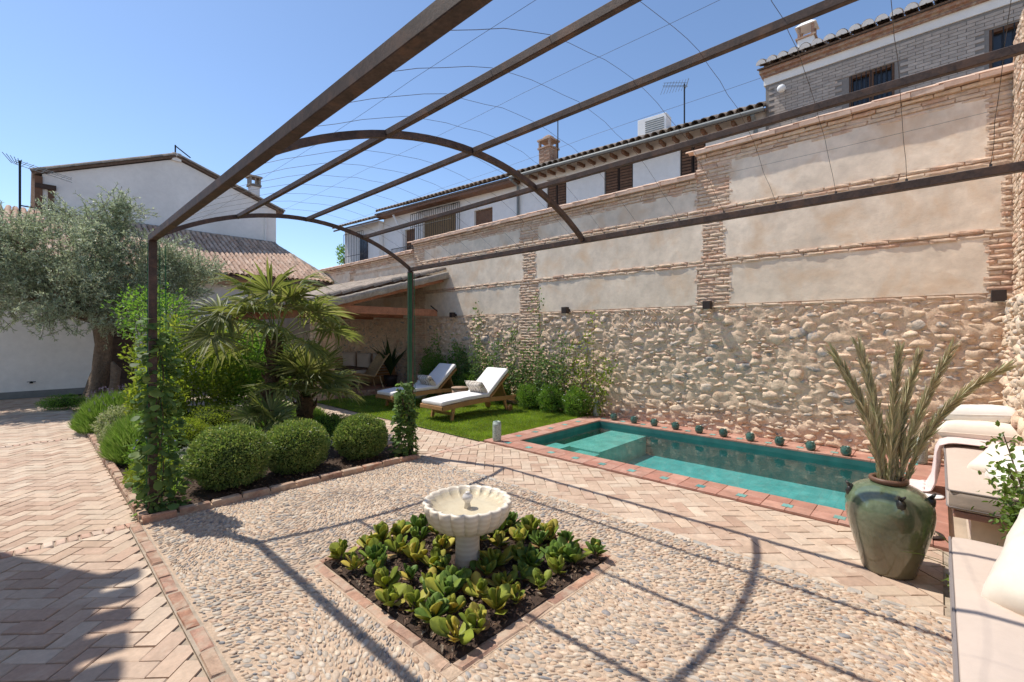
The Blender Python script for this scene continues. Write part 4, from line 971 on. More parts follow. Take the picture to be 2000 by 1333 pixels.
# ------------------------------------------------------------------ sun loungers
def lounger(loc, lab, rz=0.0):
    r = thing('sun_lounger', (0, 0, 0), lab, 'sun lounger', 'sun loungers on the lawn')
    def rail(x): return .265+.055*math.sin(min(1, x/1.2)*math.pi*.55)-(.03*max(0, x-1.2))
    for s in (-1, 1):
        b = MB(); V = []; xs = [i*1.95/20 for i in range(21)]
        for x in xs:
            z = rail(x)
            for dz in (-.055, .03): V += [(x, s*.315-.015, z+dz), (x, s*.315+.015, z+dz)]
        F = []
        for i in range(20):
            a, c = i*4, (i+1)*4; F += [(a, c, c+2, a+2), (a+1, a+3, c+3, c+1), (a+2, c+2, c+3, a+3), (a, a+1, c+1, c)]
        F += [(0, 2, 3, 1), (80, 81, 83, 82)]; b.add(V, F).build('side_rail', m_teak, r)
        MB().beam((.30, s*.29, .27), (.24, s*.29, 0), .045, .06, (1, 0, 0)).build('leg', m_teak, r, bevel=.005, seg=1)
        MB().beam((1.62, s*.29, .27), (1.70, s*.29, .05), .045, .06, (1, 0, 0)).build('leg', m_teak, r, bevel=.005, seg=1)
        w = MB().lathe([(.0, -.02), (.06, -.02), (.075, -.01), (.075, .01), (.06, .02), (0, .02)], 18); w.v = [(x+1.76, z+s*.325, y+.076) for x, y, z in w.v]
        w.build('wheel', m_teak, r, True)
    MB().bb(-.012, .018, -.33, .33, .225, .295).build('end_rail', m_teak, r, bevel=.004, seg=1); MB().bb(1.92, 1.95, -.33, .33, .20, .28).build('end_rail', m_teak, r, bevel=.004, seg=1)
    MB().beam((.265, -.29, .13), (.265, .29, .13), .03, .05).build('stretcher', m_teak, r)
    for k in range(14): x = .06+k*.085; MB().bb(x, x+.06, -.30, .30, rail(x)-.005, rail(x)+.015).build('slat', m_teak, r)
    BA = R(40); d = Vector((math.cos(BA), 0, math.sin(BA))); h0 = Vector((1.19, 0, .315)); up_ = Vector((-d.z, 0, d.x))
    for k in range(8): c = h0+d*(.06+k*.088); MB().beam(c+Vector((0, -.29, 0)), c+Vector((0, .29, 0)), .06, .018, up_).build('back_slat', m_teak, r)
    for s in (-1, 1): MB().beam(h0+Vector((0, s*.27, -.02)), h0+d*.74+Vector((0, s*.27, 0))-up_*.02, .03, .04, up_).build('back_frame', m_teak, r)
    MB().beam(h0+d*.5-up_*.03, (1.75, 0, .26), .5, .02).build('back_prop', m_teak, r)
    sb_ = soft_box(0.0, 1.22, -.305, .305, 0, .085, .006, 1, 26); sb_.v = [(x, y, z+rail(x)+.028) for x, y, z in sb_.v]; sb_.build('mattress', m_mattress, r, True)
    bb_ = soft_box(0, .78, -.305, .305, 0, .085, .006, 5, 16); o = h0+up_*.03
    bb_.v = [tuple(o+d*x+Vector((0, y, 0))+up_*z) for x, y, z in bb_.v]; bb_.build('back_mattress', m_mattress, r, True)
    r.location = loc; r.rotation_euler = (0, 0, rz); return r
lounger((5.08, 6.80, 0), 'teak sun lounger with white mattress, the one nearer the pool', .0)
lounger((5.20, 8.60, 0), 'teak sun lounger with white mattress, the farther one beside the porch', .01)
def put(mb, name, m_, loc, rot, lab, cat, group=None, smooth=True, parent=None):
    o = mb.build(name, m_, parent, smooth)
    if hasattr(mb, 'edge'): MB().tube(mb.edge, .0045, 6, False).build('piping', m_, o, True)
    o.location = loc; o.rotation_euler = rot; return tag(o, lab, cat, group)
put(pillow(.50, .32, .15, seed=1), 'patterned_pillow', m_ikat, (6.21, 6.72, .505), (0, R(-58), R(4)), 'brown and beige patterned pillow on the nearer sun lounger', 'pillow', 'lounger pillows')
bpy.data.objects['patterned_pillow'].rotation_euler = Euler((0, 0, 0)); _p = bpy.data.objects['patterned_pillow']
def stand_pillow(o, loc, facing, lean, roll=0.0):
    """pillow upright, its face towards `facing` (angle in plan), leaning back by lean"""
    M_ = Matrix.Rotation(facing, 4, 'Z') @ Matrix.Rotation(math.pi/2-lean, 4, 'Y') @ Matrix.Rotation(R(90)+roll, 4, 'Z'); o.rotation_euler = M_.to_euler(); o.location = loc
stand_pillow(_p, (6.17, 6.76, .53), R(180), R(-38))
_p2 = put(pillow(.50, .32, .15, seed=4), 'patterned_pillow', m_ikat, (0, 0, 0), (0, 0, 0), 'brown and beige patterned pillow on the farther sun lounger', 'pillow', 'lounger pillows'); stand_pillow(_p2, (6.27, 8.56, .53), R(180), R(-38))
sst = thing('side_table', (6.55, 7.72, 0), 'round terracotta drum table between the two loungers', 'side table')
MB().lathe([(.15, 0), (.17, .02), (.175, .38), (.165, .40)], 24, (6.55, 7.72, 0)).build('drum', m_cornice, sst, True); MB().lathe([(.185, .40), (.19, .415), (.185, .43)], 24, (6.55, 7.72, 0)).build('top', m_redbrick, sst, True)
wv = thing('white_jar', (6.66, 9.34, 0), 'white ceramic jar standing on lawn behind farther lounger', 'jar')
MB().lathe([(.11, 0), (.17, .10), (.19, .24), (.14, .38), (.09, .43), (.10, .46), (.085, .455)], 20, (6.66, 9.34, 0)).build('body', m_white, wv, True)

# ------------------------------------------------------------------ porch furniture
m_wicker = mat('wicker', [(.58, .40, .21), (.66, .48, .27)], .7, (40, .4), bump=(90, .9, .01), val=.1)
ch_ = thing('wicker_chair', (0, 0, 0), 'woven wicker lounge chair with curved back under porch', 'chair')
b = MB(); V = []; nu, nv = 16, 12
for i in range(nu+1):
    t = i/nu; 
    for j in range(nv+1):
        s = j/nv*2-1; 
        if t < .45: x, z = .62-t/.45*.55, .36-.10*(t/.45)
        else: q = (t-.45)/.55; x, z = .07-.34*q-.08*q*q, .26+.62*q
        y = s*(.33+.05*math.sin(t*3)); z += .10*abs(s)**2.5*(1-t*.3); x += .05*abs(s)**2; V.append((x, y, z))
F = [(i*(nv+1)+j, (i+1)*(nv+1)+j, (i+1)*(nv+1)+j+1, i*(nv+1)+j+1) for i in range(nu) for j in range(nv)]
o = b.add(V, F).build('woven_shell', m_wicker, ch_, True); m_ = o.modifiers.new('solid', 'SOLIDIFY'); m_.thickness = .025
rib = MB()
for i in range(0, nu+1, 1): rib.tube([(V[i*(nv+1)+j][0], V[i*(nv+1)+j][1], V[i*(nv+1)+j][2]+.004) for j in range(nv+1)], .009, 4)
rib.build('woven_ribs', m_wicker, ch_)
for sx, sy in ((.5, .27), (.5, -.27), (-.05, .27), (-.05, -.27)): MB().tube([(sx, sy, .34), (sx+(.06 if sx > .2 else -.1), sy*1.1, 0)], .016, 6).build('leg', m_wicker, ch_)
ch_.location = (6.55, 11.35, .115); ch_.rotation_euler = (0, 0, R(172))
ch2 = copy_tree(ch_); ch2['label'] = 'woven wicker chair half hidden behind brick pier of porch'; ch2.location = (5.35, 11.7, .115); ch2.rotation_euler = (0, 0, R(-20)); ch_['group'] = ch2['group'] = 'wicker chairs under the porch'
tb = thing('dining_table', (6.0, 12.0, .115), 'dark wood pedestal table under the porch roof', 'table')
MB().bb(5.45, 6.45, 11.5, 12.5, .62, .68).build('top', m_darkwood, tb, bevel=.01); MB().box((5.95, 12.0, .38), (.42, .42, .54), None, .8).build('pedestal', m_darkwood, tb); MB().box((5.95, 12, .14), (.6, .6, .05)).build('foot', m_darkwood, tb)
so = thing('porch_sofa', (7.2, 13, .115), 'wooden slatted sofa with grey cushions at back of porch', 'sofa')
MB().bb(6.85, 7.6, 11.95, 15.0, .20, .32).build('base', m_teak, so, bevel=.01)
for sy in (11.95, 14.92):
    arm = MB().bb(6.85, 7.6, sy, sy+.08, .72, .78).bb(6.85, 6.92, sy, sy+.08, .1, .72).bb(7.53, 7.6, sy, sy+.08, .1, .72).build('arm', m_teak, so)
    for k in range(7): MB().bb(6.92, 7.53, sy+.02, sy+.05, .14+k*.082, .20+k*.082).build('slat', m_teak, arm)
for k in range(3): soft_box(6.87, 7.45, 12.05+k*.96, 12.98+k*.96, .32, .50, .01, k).build('seat_cushion', m_grey, so, True)
for k in range(3):
    q = pillow(.85, .55, .2, seed=k+20); q.v = [(7.42-z*1.0, 12.5+k*.96+x, .74+y) for x, y, z in q.v]; q.build('back_cushion', m_grey, so, True)

# ------------------------------------------------------------------ built-in sofas at right
def bench_sofa(name, x0, x1, lab, seam):
    s = thing(name, ((x0+x1)/2, -.3, 0), lab, 'sofa', 'built-in garden sofas')
    MB().bb(x0+.16, x1-.05, -.572, -.17, 0, .30).build('masonry_base', m_plaster, s)
    MB().bb(x0+.01, x1, -.572, -.075, .30, .345).build('seat_slab', m_cop, s, bevel=.006)
    soft_box(x0, x1, -.57, -.045, .347, .50, .005, x0, rad=.025).build('seat_cushion', m_grey, s, True)
    for z in (.37, .487):
        e = .004; pts = [(x0+e, -.56, z), (x0+e, -.06, z), (x0+.03, -.048+e, z), (x1-.02, -.048+e, z)]
        MB().tube(pts, .006, 6).build('piping', m_pipe, s)
    return s
bench_sofa('garden_sofa', 4.50, 6.86, 'taupe cushioned built-in sofa against end wall beside pool', True)
bench_sofa('garden_sofa', .9, 3.48, 'taupe cushioned built-in sofa at lower right, nearest the camera', True)
MB_ = MB().bb(.9, 3.5, -.30, -.10, -.02, .30).build('terracotta_plinth', m_cop); tag(MB_, kind='structure')
# pillows
_q = put(pillow(.62, .24, .19, seed=6, pinch=.03), 'bolster_pillow', m_ivory, (0, 0, 0), (0, 0, 0), 'white bolster pillow lying on top at far end of sofa by wall', 'pillow', 'bolster pillows'); _q.location = (6.74, -.30, .77); _q.rotation_euler = (R(4), R(6), R(82))
_q = put(pillow(.66, .26, .21, seed=9, pinch=.03), 'bolster_pillow', m_cream, (0, 0, 0), (0, 0, 0), 'cream bolster pillow with fringe underneath the white one on far sofa', 'pillow', 'bolster pillows'); _q.location = (6.58, -.30, .61); _q.rotation_euler = (R(-3), R(3), R(84))
_q = put(pillow(.38, .36, .15, seed=12), 'scatter_pillow', m_cream, (0, 0, 0), (0, 0, 0), 'small cream pillow leaning on the far sofa, left of the pair', 'pillow', 'scatter pillows'); stand_pillow(_q, (5.22, -.36, .60), R(115), R(48), .2)
_q = put(pillow(.38, .36, .15, seed=15), 'scatter_pillow', m_ivory, (0, 0, 0), (0, 0, 0), 'ivory pillow behind the rose bush on the far sofa', 'pillow', 'scatter pillows'); stand_pillow(_q, (4.90, -.42, .60), R(105), R(46), -.1)
_q = put(pillow(.62, .58, .24, seed=18, wr=.024), 'large_pillow', m_cream, (0, 0, 0), (0, 0, 0), 'large cream pillow tossed on the nearest sofa at right edge', 'pillow'); stand_pillow(_q, (2.72, -.42, .70), R(120), R(40), .35)
# throw blanket over the far sofa end
b = MB(); V = []; nu, nv = 46, 20
path = [(-.50, .545), (-.30, .535), (-.12, .53), (-.035, .515), (-.012, .44), (.0, .30), (.02, .16), (.06, .065), (.14, .04), (.24, .035), (.32, .034)]
for i in range(nu+1):
    t = i/nu*(len(path)-1); k = min(int(t), len(path)-2); f = t-k; y = path[k][0]*(1-f)+path[k+1][0]*f; z = path[k][1]*(1-f)+path[k+1][1]*f
    for j in range(nv+1):
        s = j/nv; wdt = .34+.16*(i/nu); x = 6.30-.05*(i/nu)+(s-.5)*wdt; fo = .022*math.sin(s*19+i*.12)*min(1, .3+i/nu*1.4)+.012*noise.noise(Vector((s*6, i*.15, 2)))
        on = y < -.05; V.append((x, y+(0 if on or z < .05 else fo+.012), z+(fo*.5+.012 if on or z < .05 else 0)))
F = [(i*(nv+1)+j, (i+1)*(nv+1)+j, (i+1)*(nv+1)+j+1, i*(nv+1)+j+1) for i in range(nu) for j in range(nv)]
th = thing('throw_blanket', (6.3, 0, .4), 'pale pink throw blanket hanging over the far sofa down to the tiles', 'blanket')
o = b.add(V, F).build('cloth', m_throw, th, True); o.modifiers.new('s', 'SOLIDIFY').thickness = .006
fr_ = MB()
for j in range(0, 60):
    x = 6.25+(j/59-.5)*.5; fr_.tube([(x, .315, .042), (x+random.gauss(0, .006), .345, .034), (x+random.gauss(0, .012), .385, .030)], .003, 4)
fr_.build('fringe', m_throw, th)
# skimmer lid and drain cover
lid = tag(MB().lathe([(.14, 0), (.14, .008), (.12, .012), (.0, .013)], 28, (6.05, .10, .024)).build('skimmer_lid', m_white2, None, True), 'round white pool skimmer lid on the terracotta tiles near sofa', 'lid')
dc = thing('drain_cover', (4.86, .02, .026), 'dark brown round drain cover beside the green vase', 'drain cover')
MB().lathe([(.11, 0), (.11, .006), (.095, .008), (0, .008)], 28, (4.86, .075, .026)).build('disc', m_corten, dc, True); hl_ = MB()
for k in range(14): a = k*2*math.pi/14; hl_.box((4.86+math.cos(a)*.065, .075+math.sin(a)*.065, .036), (.02, .012, .004), (0, 0, a))
hl_.build('slots', m_cornice, dc)

# ------------------------------------------------------------------ green pots and ceramic lanterns on the coping
def ceramic(name, cols, rough=.18, coat=.5, scale=30, bumps=None):
    return mat(name, cols, rough, (scale, .3), (8, .2), bump=bumps, spec=.5, coat=coat, val=.08)
m_potg = ceramic('pot_glaze', [(.055, .13, .10), (.07, .15, .12), (.05, .115, .095)], .25, .4, 40, (60, .3, .003))
ords = ['first', 'second', 'third', 'fourth', 'fifth', 'sixth', 'seventh', 'eighth', 'ninth', 'tenth']
potx = [7.37, 7.36, 7.38, 7.35, 7.34, 7.34, 7.31, 7.31, 7.29, 7.29]; poty = [4.35, 3.94, 3.57, 3.18, 2.79, 2.42, 2.03, 1.65, 1.27, .88]
pot0 = thing('candle_pot', (0, 0, 0), 'x', 'pot', 'small green pots along the pool edge')
pmod = lambda a, j: 1+.025*math.cos(12*a)*(1 if 1 < j < 6 else 0)
MB().lathe([(.036, 0), (.044, .006), (.058, .03), (.062, .06), (.056, .09), (.045, .108), (.046, .118), (.04, .118), (.038, .10), (.035, .03)], 24, mod=pmod, closed=False).build('body', m_potg, pot0, True)
MB().lathe([(.0, 0), (.036, .0)], 16, (0, 0, .098), closed=False).build('candle_wax', m_ivory, pot0)
hnd = MB()
for k in range(3): a = k*2.094; hnd.tube([(math.cos(a)*.050, math.sin(a)*.050, .098), (math.cos(a)*.068, math.sin(a)*.068, .092), (math.cos(a)*.062, math.sin(a)*.062, .074)], .006, 5)
hnd.build('lugs', m_potg, pot0, True)
for k in range(10):
    o = pot0 if k == 0 else copy_tree(pot0); o.location = (potx[k], poty[k], .0225); o.rotation_euler = (0, 0, k*1.3)
    o['label'] = 'small dark green glazed pot on pool edge, %s in the row from the left' % ords[k]
tl = NT('lattice_ceramic'); vo = tl.n('ShaderNodeTexVoronoi'); vo.feature = 'F1'; vo.inputs['Scale'].default_value = 75; tl.l(tl.pos(), vo.inputs['Vector'])
f_ = tl.ramp(vo.outputs[0], [(.30, (0,)*3), (.42, (1,)*3)]); cc_ = tl.mix(f_, (.10, .155, .135), (.40, .47, .42)); tl.l(cc_, tl.b.inputs['Base Color']); tl.b.inputs['Roughness'].default_value = .4
tl.l(tl.bump(f_, .6, .004), tl.b.inputs['Normal']); m_latt = tl.m
m_celad = ceramic('celadon', [(.40, .48, .43)], .3, .3, 40)
for (x, y, h, r_, lab) in ((4.75, 4.76, .29, .064, 'pale green pierced ceramic lantern at near corner of pool by lawn'), (7.50, 4.80, .29, .066, 'pale green pierced ceramic lantern at far pool corner by wall'), (7.47, .17, .31, .075, 'pale green pierced ceramic lantern behind palm fronds near pink throw')):
    L = thing('ceramic_lantern', (x, y, .0225), lab, 'lantern', 'pierced ceramic lanterns')
    MB().lathe([(r_*.82, 0), (r_*.96, .02), (r_, .05), (r_, h-.05), (r_*.94, h-.02)], 28, (x, y, .0225)).build('body', m_latt, L, True)
    MB().lathe([(r_*.94, h-.02), (r_*.86, h-.004), (r_*.80, h), (r_*.66, h), (r_*.64, h-.04)], 28, (x, y, .0225), closed=False).build('rim', m_celad, L, True)
    MB().lathe([(r_*.80, 0), (r_*.84, .012), (r_*.80, .014)], 28, (x, y, .022)).build('foot', m_celad, L, True)

# ------------------------------------------------------------------ big glazed vase with dried palm fronds
VX, VY = 4.01, .25
tv = NT('green_glaze'); nz = tv.noise(3.2, 6, .6, dist=.5); n2 = tv.noise(28, 4)
c = tv.ramp(nz.outputs[0], [(.30, (.085, .115, .065)), (.48, (.125, .17, .10)), (.62, (.165, .205, .13)), (.78, (.22, .215, .145))]); c = tv.mix(1.0, c, tv.ramp(n2.outputs[0], [(.3, (.78,)*3), (.7, (1.1,)*3)]), 'MULTIPLY')
vo = tv.n('ShaderNodeTexVoronoi'); vo.inputs['Scale'].default_value = 38; tv.l(tv.pos(), vo.inputs['Vector']); c = tv.mix(tv.ramp(vo.outputs[0], [(.05, (1,)*3), (.09, (0,)*3)]), c, (.03, .035, .025))
sz = tv.n('ShaderNodeSeparateXYZ'); tv.l(tv.pos(), sz.inputs[0]); zz = tv.math('ADD', sz.outputs[2], tv.math('MULTIPLY', tv.noise(5, 4).outputs[0], .35)); c = tv.mix(tv.ramp(zz, [(.30, (.75,)*3), (.62, (0,)*3)]), c, (.17, .14, .085)); tv.l(c, tv.b.inputs['Base Color']); tv.b.inputs['Roughness'].default_value = .11; tv.b.inputs['Specular IOR Level'].default_value = .55; tv.b.inputs['Coat Weight'].default_value = .6; tv.b.inputs['Coat Roughness'].default_value = .06
tv.l(tv.bump(tv.noise(7, 3).outputs[0], .12, .03), tv.b.inputs['Normal']); m_vase = tv.m
vs_ = thing('glazed_vase', (VX, VY, 0), 'big green glazed earthenware vase standing on the paving by pool', 'vase')
pr0 = [(.0, .0), (.142, .0), (.149, .012), (.156, .045), (.178, .125), (.206, .225), (.230, .325), (.240, .40), (.236, .465), (.212, .525), (.168, .562), (.122, .584), (.096, .592)]
# smooth the profile
prs = []
for i in range(len(pr0)-1):
    p0_, p1_, p2_, p3_ = [Vector((*pr0[max(0, min(len(pr0)-1, k))], 0)) for k in (i-1, i, i+1, i+2)]
    for t in (0, .34, .67):
        if i < 2 and t > 0: continue
        q = .5*((2*p1_)+(-p0_+p2_)*t+(2*p0_-5*p1_+4*p2_-p3_)*t*t+(-p0_+3*p1_-3*p2_+p3_)*t**3); prs.append((q.x, q.y))
prs.append(pr0[-1]); MB().lathe(prs, 64, (VX, VY, 0), closed=False).build('body', m_vase, vs_, True)
m_rim = mat('vase_rim', [(.16, .085, .055)], .45, (20, .3), spec=.4)
MB().lathe([(.092, .590), (.102, .597), (.109, .61), (.106, .624), (.096, .629), (.083, .621), (.080, .59), (.09, .40)], 48, (VX, VY, 0), closed=False).build('rim', m_rim, vs_, True)
m_lug = mat('dark_lug', [(.03, .03, .028)], .35, (40, .3), bump=(70, .6, .006), spec=.5)
for a in (R(-160), R(-95), R(15), R(110)):
    c0 = Vector((VX+math.cos(a)*.215, VY+math.sin(a)*.215, .51)); V, F = lump(int(a*10)+40, ICO2, .5, 2.2); lb = MB()
    lb.add([tuple(c0+Vector((v[0]*.026, v[1]*.026, v[2]*.042))) for v in V], [tuple(f) for f in F])
    for q in (-1, 1): lb.tube([c0+Vector((0, 0, .03)), c0+Vector((math.cos(a)*.02-math.sin(a)*.018*q, math.sin(a)*.02+math.cos(a)*.018*q, .06))], [.014, .006], 6)
    lb.build('lug_handle', m_lug, vs_, True)
m_frond = leafmat('dried_frond', [(.42, .41, .25), (.52, .48, .31), (.35, .38, .22), (.56, .50, .34), (.39, .34, .21)], .25, .6, val=.2)
def dry_frond(tip, ctrl, lab, w=.05):
    p0_ = Vector((VX+(tip[0]-VX)*.09, VY+(tip[1]-VY)*.09, .40)); p1_ = Vector(ctrl); p2_ = Vector(tip)
    r = thing('dried_palm_frond', tuple(p0_), lab, 'palm frond', 'dried palm fronds in the vase'); N_ = 46
    P = [(1-t)**2*p0_+2*t*(1-t)*p1_+t*t*p2_ for t in (k/N_ for k in range(N_+1))]
    MB().tube(P, [.009*(1-k/N_*.8) for k in range(N_+1)], 6).build('rachis', m_frond, r, True)
    C, U, NN, L = [], [], [], []
    for k in range(8, int(N_*2.4)):
        t = k/int(N_*2.4); i = min(int(t*N_), N_-1); f = min(1, t*N_-i); p = P[i]*(1-f)+P[i+1]*f; d = (P[i+1]-P[i]).normalized()
        sd_ = d.cross(Vector((-.73, -.68, .05))).normalized(); nn = sd_.cross(d)
        for s in (-1, 1):
            u = d*1.0+sd_*s*(.20+.12*random.random())+nn*random.gauss(.05, .12); C.append(p); U.append(u); NN.append(nn+sd_*random.gauss(0, .5)); L.append((.17+.04*random.random())*(1-.45*t)*(.55 if t < .25 else 1))
    V, T = leaves(np.array(C), np.array(NN), np.array(U), np.array(L), .015, .3, .02); obj_np('leaflets', V, T, m_frond, r)
for tip, ctrl, lab in (((3.78, .53, 1.47), (3.93, .28, 1.0), 'dried palm frond leaning farthest left in the vase'),
                       ((4.08, .42, 1.51), (4.04, .28, 1.0), 'upright dried palm frond, second from left in the vase'),
                       ((4.05, .20, 1.47), (4.02, .24, 1.05), 'pale upright dried palm frond at centre of the vase'),
                       ((4.36, .11, 1.44), (4.10, .22, .98), 'dark dried palm frond right of the centre one'),
                       ((4.32, -.06, 1.50), (4.08, .20, .85), 'greenish dried palm frond, second from right in the vase'),
                       ((4.62, -.34, 1.37), (4.22, .12, 1.08), 'dried palm frond arching farthest right from the vase')):
    dry_frond(tip, ctrl, lab)
# ------------------------------------------------------------------ marble fountain
FX, FY = 2.075, 2.365
tm = NT('cream_marble'); nz = tm.noise(6, 5, .6, dist=1.2)
sep = tm.n('ShaderNodeSeparateXYZ'); tm.l(tm.pos(), sep.inputs[0]); wv_ = tm.n('ShaderNodeTexWave'); wv_.bands_direction = 'Z'; wv_.inputs['Scale'].default_value = 9; wv_.inputs['Distortion'].default_value = 2.5; wv_.inputs['Detail'].default_value = 3; tm.l(tm.pos(), wv_.inputs['Vector'])
c = tm.ramp(nz.outputs[0], [(.3, (.66, .585, .475)), (.7, (.75, .685, .575))]); c = tm.mix(.35, c, tm.ramp(wv_.outputs[0], [(.3, (.56, .46, .34)), (.7, (.74, .67, .56))]))
tm.l(c, tm.b.inputs['Base Color']); tm.b.inputs['Roughness'].default_value = .45; tm.l(tm.bump(tm.noise(80).outputs[0], .12, .002), tm.b.inputs['Normal']); m_marble = tm.m
fo = thing('marble_fountain', (FX, FY, 0), 'cream marble fountain with scalloped basin on a round pedestal in the square bed', 'fountain')
NL = 20
def lob(a): return abs(math.cos(NL*a/2))
def fm(k): return lambda a, j: 1-k[j]*(1-lob(a)**.6)
RO = .308
prof = [(.10, .272), (.17, .278), (.235, .305), (.28, .36), (.303, .425), (RO, .455), (RO-.008, .466), (RO-.022, .466), (RO-.034, .455), (RO-.045, .435), (.22, .41), (.10, .405), (.0, .405)]
kk = [.02, .05, .07, .075, .075, .075, .075, .08, .09, .09, .03, 0, 0]
MB().lathe(prof, 240, (FX, FY, 0), mod=fm(kk), closed=False).build('basin', m_marble, fo, True)
MB().lathe([(.088, -.02), (.086, .04), (.082, .15), (.084, .25), (.10, .28)], 40, (FX, FY, 0)).build('pedestal', m_marble, fo, True)
tw2 = NT('basin_water'); fr2 = tw2.n('ShaderNodeFresnel'); fr2.inputs[0].default_value = 1.33
rd = tw2.n('ShaderNodeTexWave'); rd.wave_type = 'RINGS'; rd.rings_direction = 'Z'; rd.inputs['Scale'].default_value = 11; rd.inputs['Distortion'].default_value = 1.0; co_ = tw2.n('ShaderNodeTexCoord'); mp = tw2.n('ShaderNodeMapping'); tw2.l(co_.outputs['Object'], mp.inputs[0]); tw2.l(mp.outputs[0], rd.inputs['Vector'])
bp2 = tw2.bump(rd.outputs[1], .05, .004); tr2 = tw2.n('ShaderNodeBsdfTransparent'); tr2.inputs[0].default_value = (.93, .91, .84, 1); gl2 = tw2.n('ShaderNodeBsdfGlossy'); gl2.inputs['Roughness'].default_value = .02
tw2.l(bp2, gl2.inputs['Normal']); tw2.l(bp2, fr2.inputs['Normal']); bf2 = tw2.n('ShaderNodeNewGeometry').outputs['Backfacing']; mx2 = tw2.n('ShaderNodeMixShader'); tw2.l(tw2.math('MULTIPLY', fr2.outputs[0], tw2.math('SUBTRACT', 1.0, bf2)), mx2.inputs[0]); tw2.l(tr2.outputs[0], mx2.inputs[1]); tw2.l(gl2.outputs[0], mx2.inputs[2]); tw2.l(mx2.outputs[0], tw2.o.inputs[0])
MB().lathe([(.272, .444), (.1, .444), (.0, .444)], 120, (FX, FY, 0), mod=lambda a, j: 1-(.06 if j == 0 else 0)*(1-lob(a)**.6), closed=False).build('water', tw2.m, fo)
m_spout = mat('pale_marble', [(.66, .62, .58)], .35, (14, .2))
MB().lathe([(.026, .40), (.017, .442), (.024, .452), (.036, .468), (.038, .482), (.030, .497), (.016, .506), (.018, .511), (.013, .516), (.0, .517)], 28, (FX, FY, 0)).build('spout', m_spout, fo, True)

# ------------------------------------------------------------------ house at left whose tiled eave throws the scalloped shadow
eh = thing('house', (-3, 4, 0), 'tile roofed house just left of view whose eave shadow falls on the brick path', 'house')
HE = 4.6; E0 = Vector((.36-.181*HE, 4.02+.532*HE, HE)); d1 = Vector((-.20, -1, 0)).normalized(); d2 = Vector((-.44, .90, 0)).normalized()
Pl = [E0, E0+d2*1.9, E0+d2*1.9+Vector((-3, 0, 0)), E0+d1*9+Vector((-3, 0, 0)), E0+d1*9]
ins = lambda p: p+Vector((-.75, 0, 0))
MB().prism([(p.x, p.y) for p in Pl], HE-.05, HE+.03).build('roof_deck', m_rdark, eh)
W_ = [E0+Vector((-.7, -.5, 0)), E0+d2*1.5+Vector((-.7, -.3, 0)), E0+d2*1.5+Vector((-3, 0, 0)), E0+d1*8.8+Vector((-3, 0, 0)), E0+d1*8.8+Vector((-.7, 0, 0))]
MB().prism([(p.x, p.y) for p in W_], 0, HE-.05).build('wall', m_white, eh)
on = Vector((1, -.20, 0)).normalized()
Rm = Matrix((on, Vector((0, 0, 1)).cross(on), Vector((0, 0, 1)))).transposed().to_euler()
em_ = barrel('eave_tile', .42, .115, .10, m_rtile, 9).mesh('eave_tile', m_rtile)
for k in range(33): p = E0+d1*(.06+k*.27)-on*.26+Vector((0, 0, .02)); inst('eave_tile', em_, eh, p, Rm)
# ------------------------------------------------------------------ plants
m_bark = mat('bark', [(.16, .12, .085)], .95, (14, .4), bump=[(30, .9, .03)])
m_olivebark = mat('olive_bark', [(.24, .175, .125)], .95, (9, .4), bump=[(13, 1.0, .06), (60, .6, .012)], stain=((.12, .09, .065), 9, .5, .7))
m_fibre = mat('palm_fibre', [(.13, .085, .05)], .95, (30, .5), bump=[(50, 1.0, .03)])
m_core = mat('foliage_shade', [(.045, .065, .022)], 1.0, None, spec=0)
L_box = leafmat('boxwood', [(0.169, 0.247, 0.063), (0.215, 0.312, 0.082), (0.131, 0.204, 0.054), (0.385, 0.409, 0.135)], 0.35, .38, val=.3, spec=.45)
L_olive = leafmat('olive_leaf', [(0.312, 0.367, 0.228), (0.444, 0.502, 0.336), (0.223, 0.278, 0.153), (0.625, 0.669, 0.490)], .28, .42, val=.3, spec=.45)
L_lime = leafmat('bright_leaf', [(0.171, 0.245, 0.043), (0.238, 0.310, 0.060), (0.118, 0.192, 0.034), (0.330, 0.370, 0.086)], 0.52, .42, val=.25)
L_mid = leafmat('mid_leaf', [(0.116, 0.241, 0.048), (0.164, 0.299, 0.062), (0.087, 0.193, 0.039), (0.232, 0.347, 0.087)], 0.5, .42, val=.28)
L_dark = leafmat('dark_leaf', [(0.027, 0.060, 0.021), (0.045, 0.083, 0.027), (0.038, 0.075, 0.030)], .25, .35, val=.3)
L_lav = leafmat('lavender_stem', [(0.165, 0.275, 0.062), (0.207, 0.323, 0.083), (0.123, 0.227, 0.055), (0.261, 0.343, 0.117)], 0.5, .55, val=.22)
L_lavf = leafmat('lavender_flower', [(.17, .13, .23), (.22, .17, .27), (.14, .12, .17)], .3, .6)
L_var = leafmat('variegated_leaf', [(0.360, 0.396, 0.204), (0.192, 0.264, 0.084), (0.456, 0.468, 0.300), (0.120, 0.192, 0.054)], .35, .45)
L_silver = leafmat('silver_leaf', [(.44, .47, .40), (.52, .54, .47), (.36, .40, .32)], .3, .6)
L_palm = leafmat('palm_leaf', [(.15, .19, .05), (.21, .24, .075), (.11, .15, .04), (.30, .30, .13)], .38, .5, val=.25, spec=.3)
L_vine = leafmat('vine_leaf', [(0.109, 0.190, 0.063), (0.149, 0.241, 0.075), (0.086, 0.155, 0.052), (0.218, 0.287, 0.086)], .42, .55, val=.3, spec=.2)
L_succ = leafmat('succulent_leaf', [(0.238, 0.297, 0.040), (0.321, 0.356, 0.050), (0.166, 0.238, 0.036), (0.440, 0.416, 0.071), (0.523, 0.428, 0.090)], .28, .5, val=.2, spec=.28)
L_flower = leafmat('white_petal', [(.80, .79, .76)], .3, .6, val=.05)
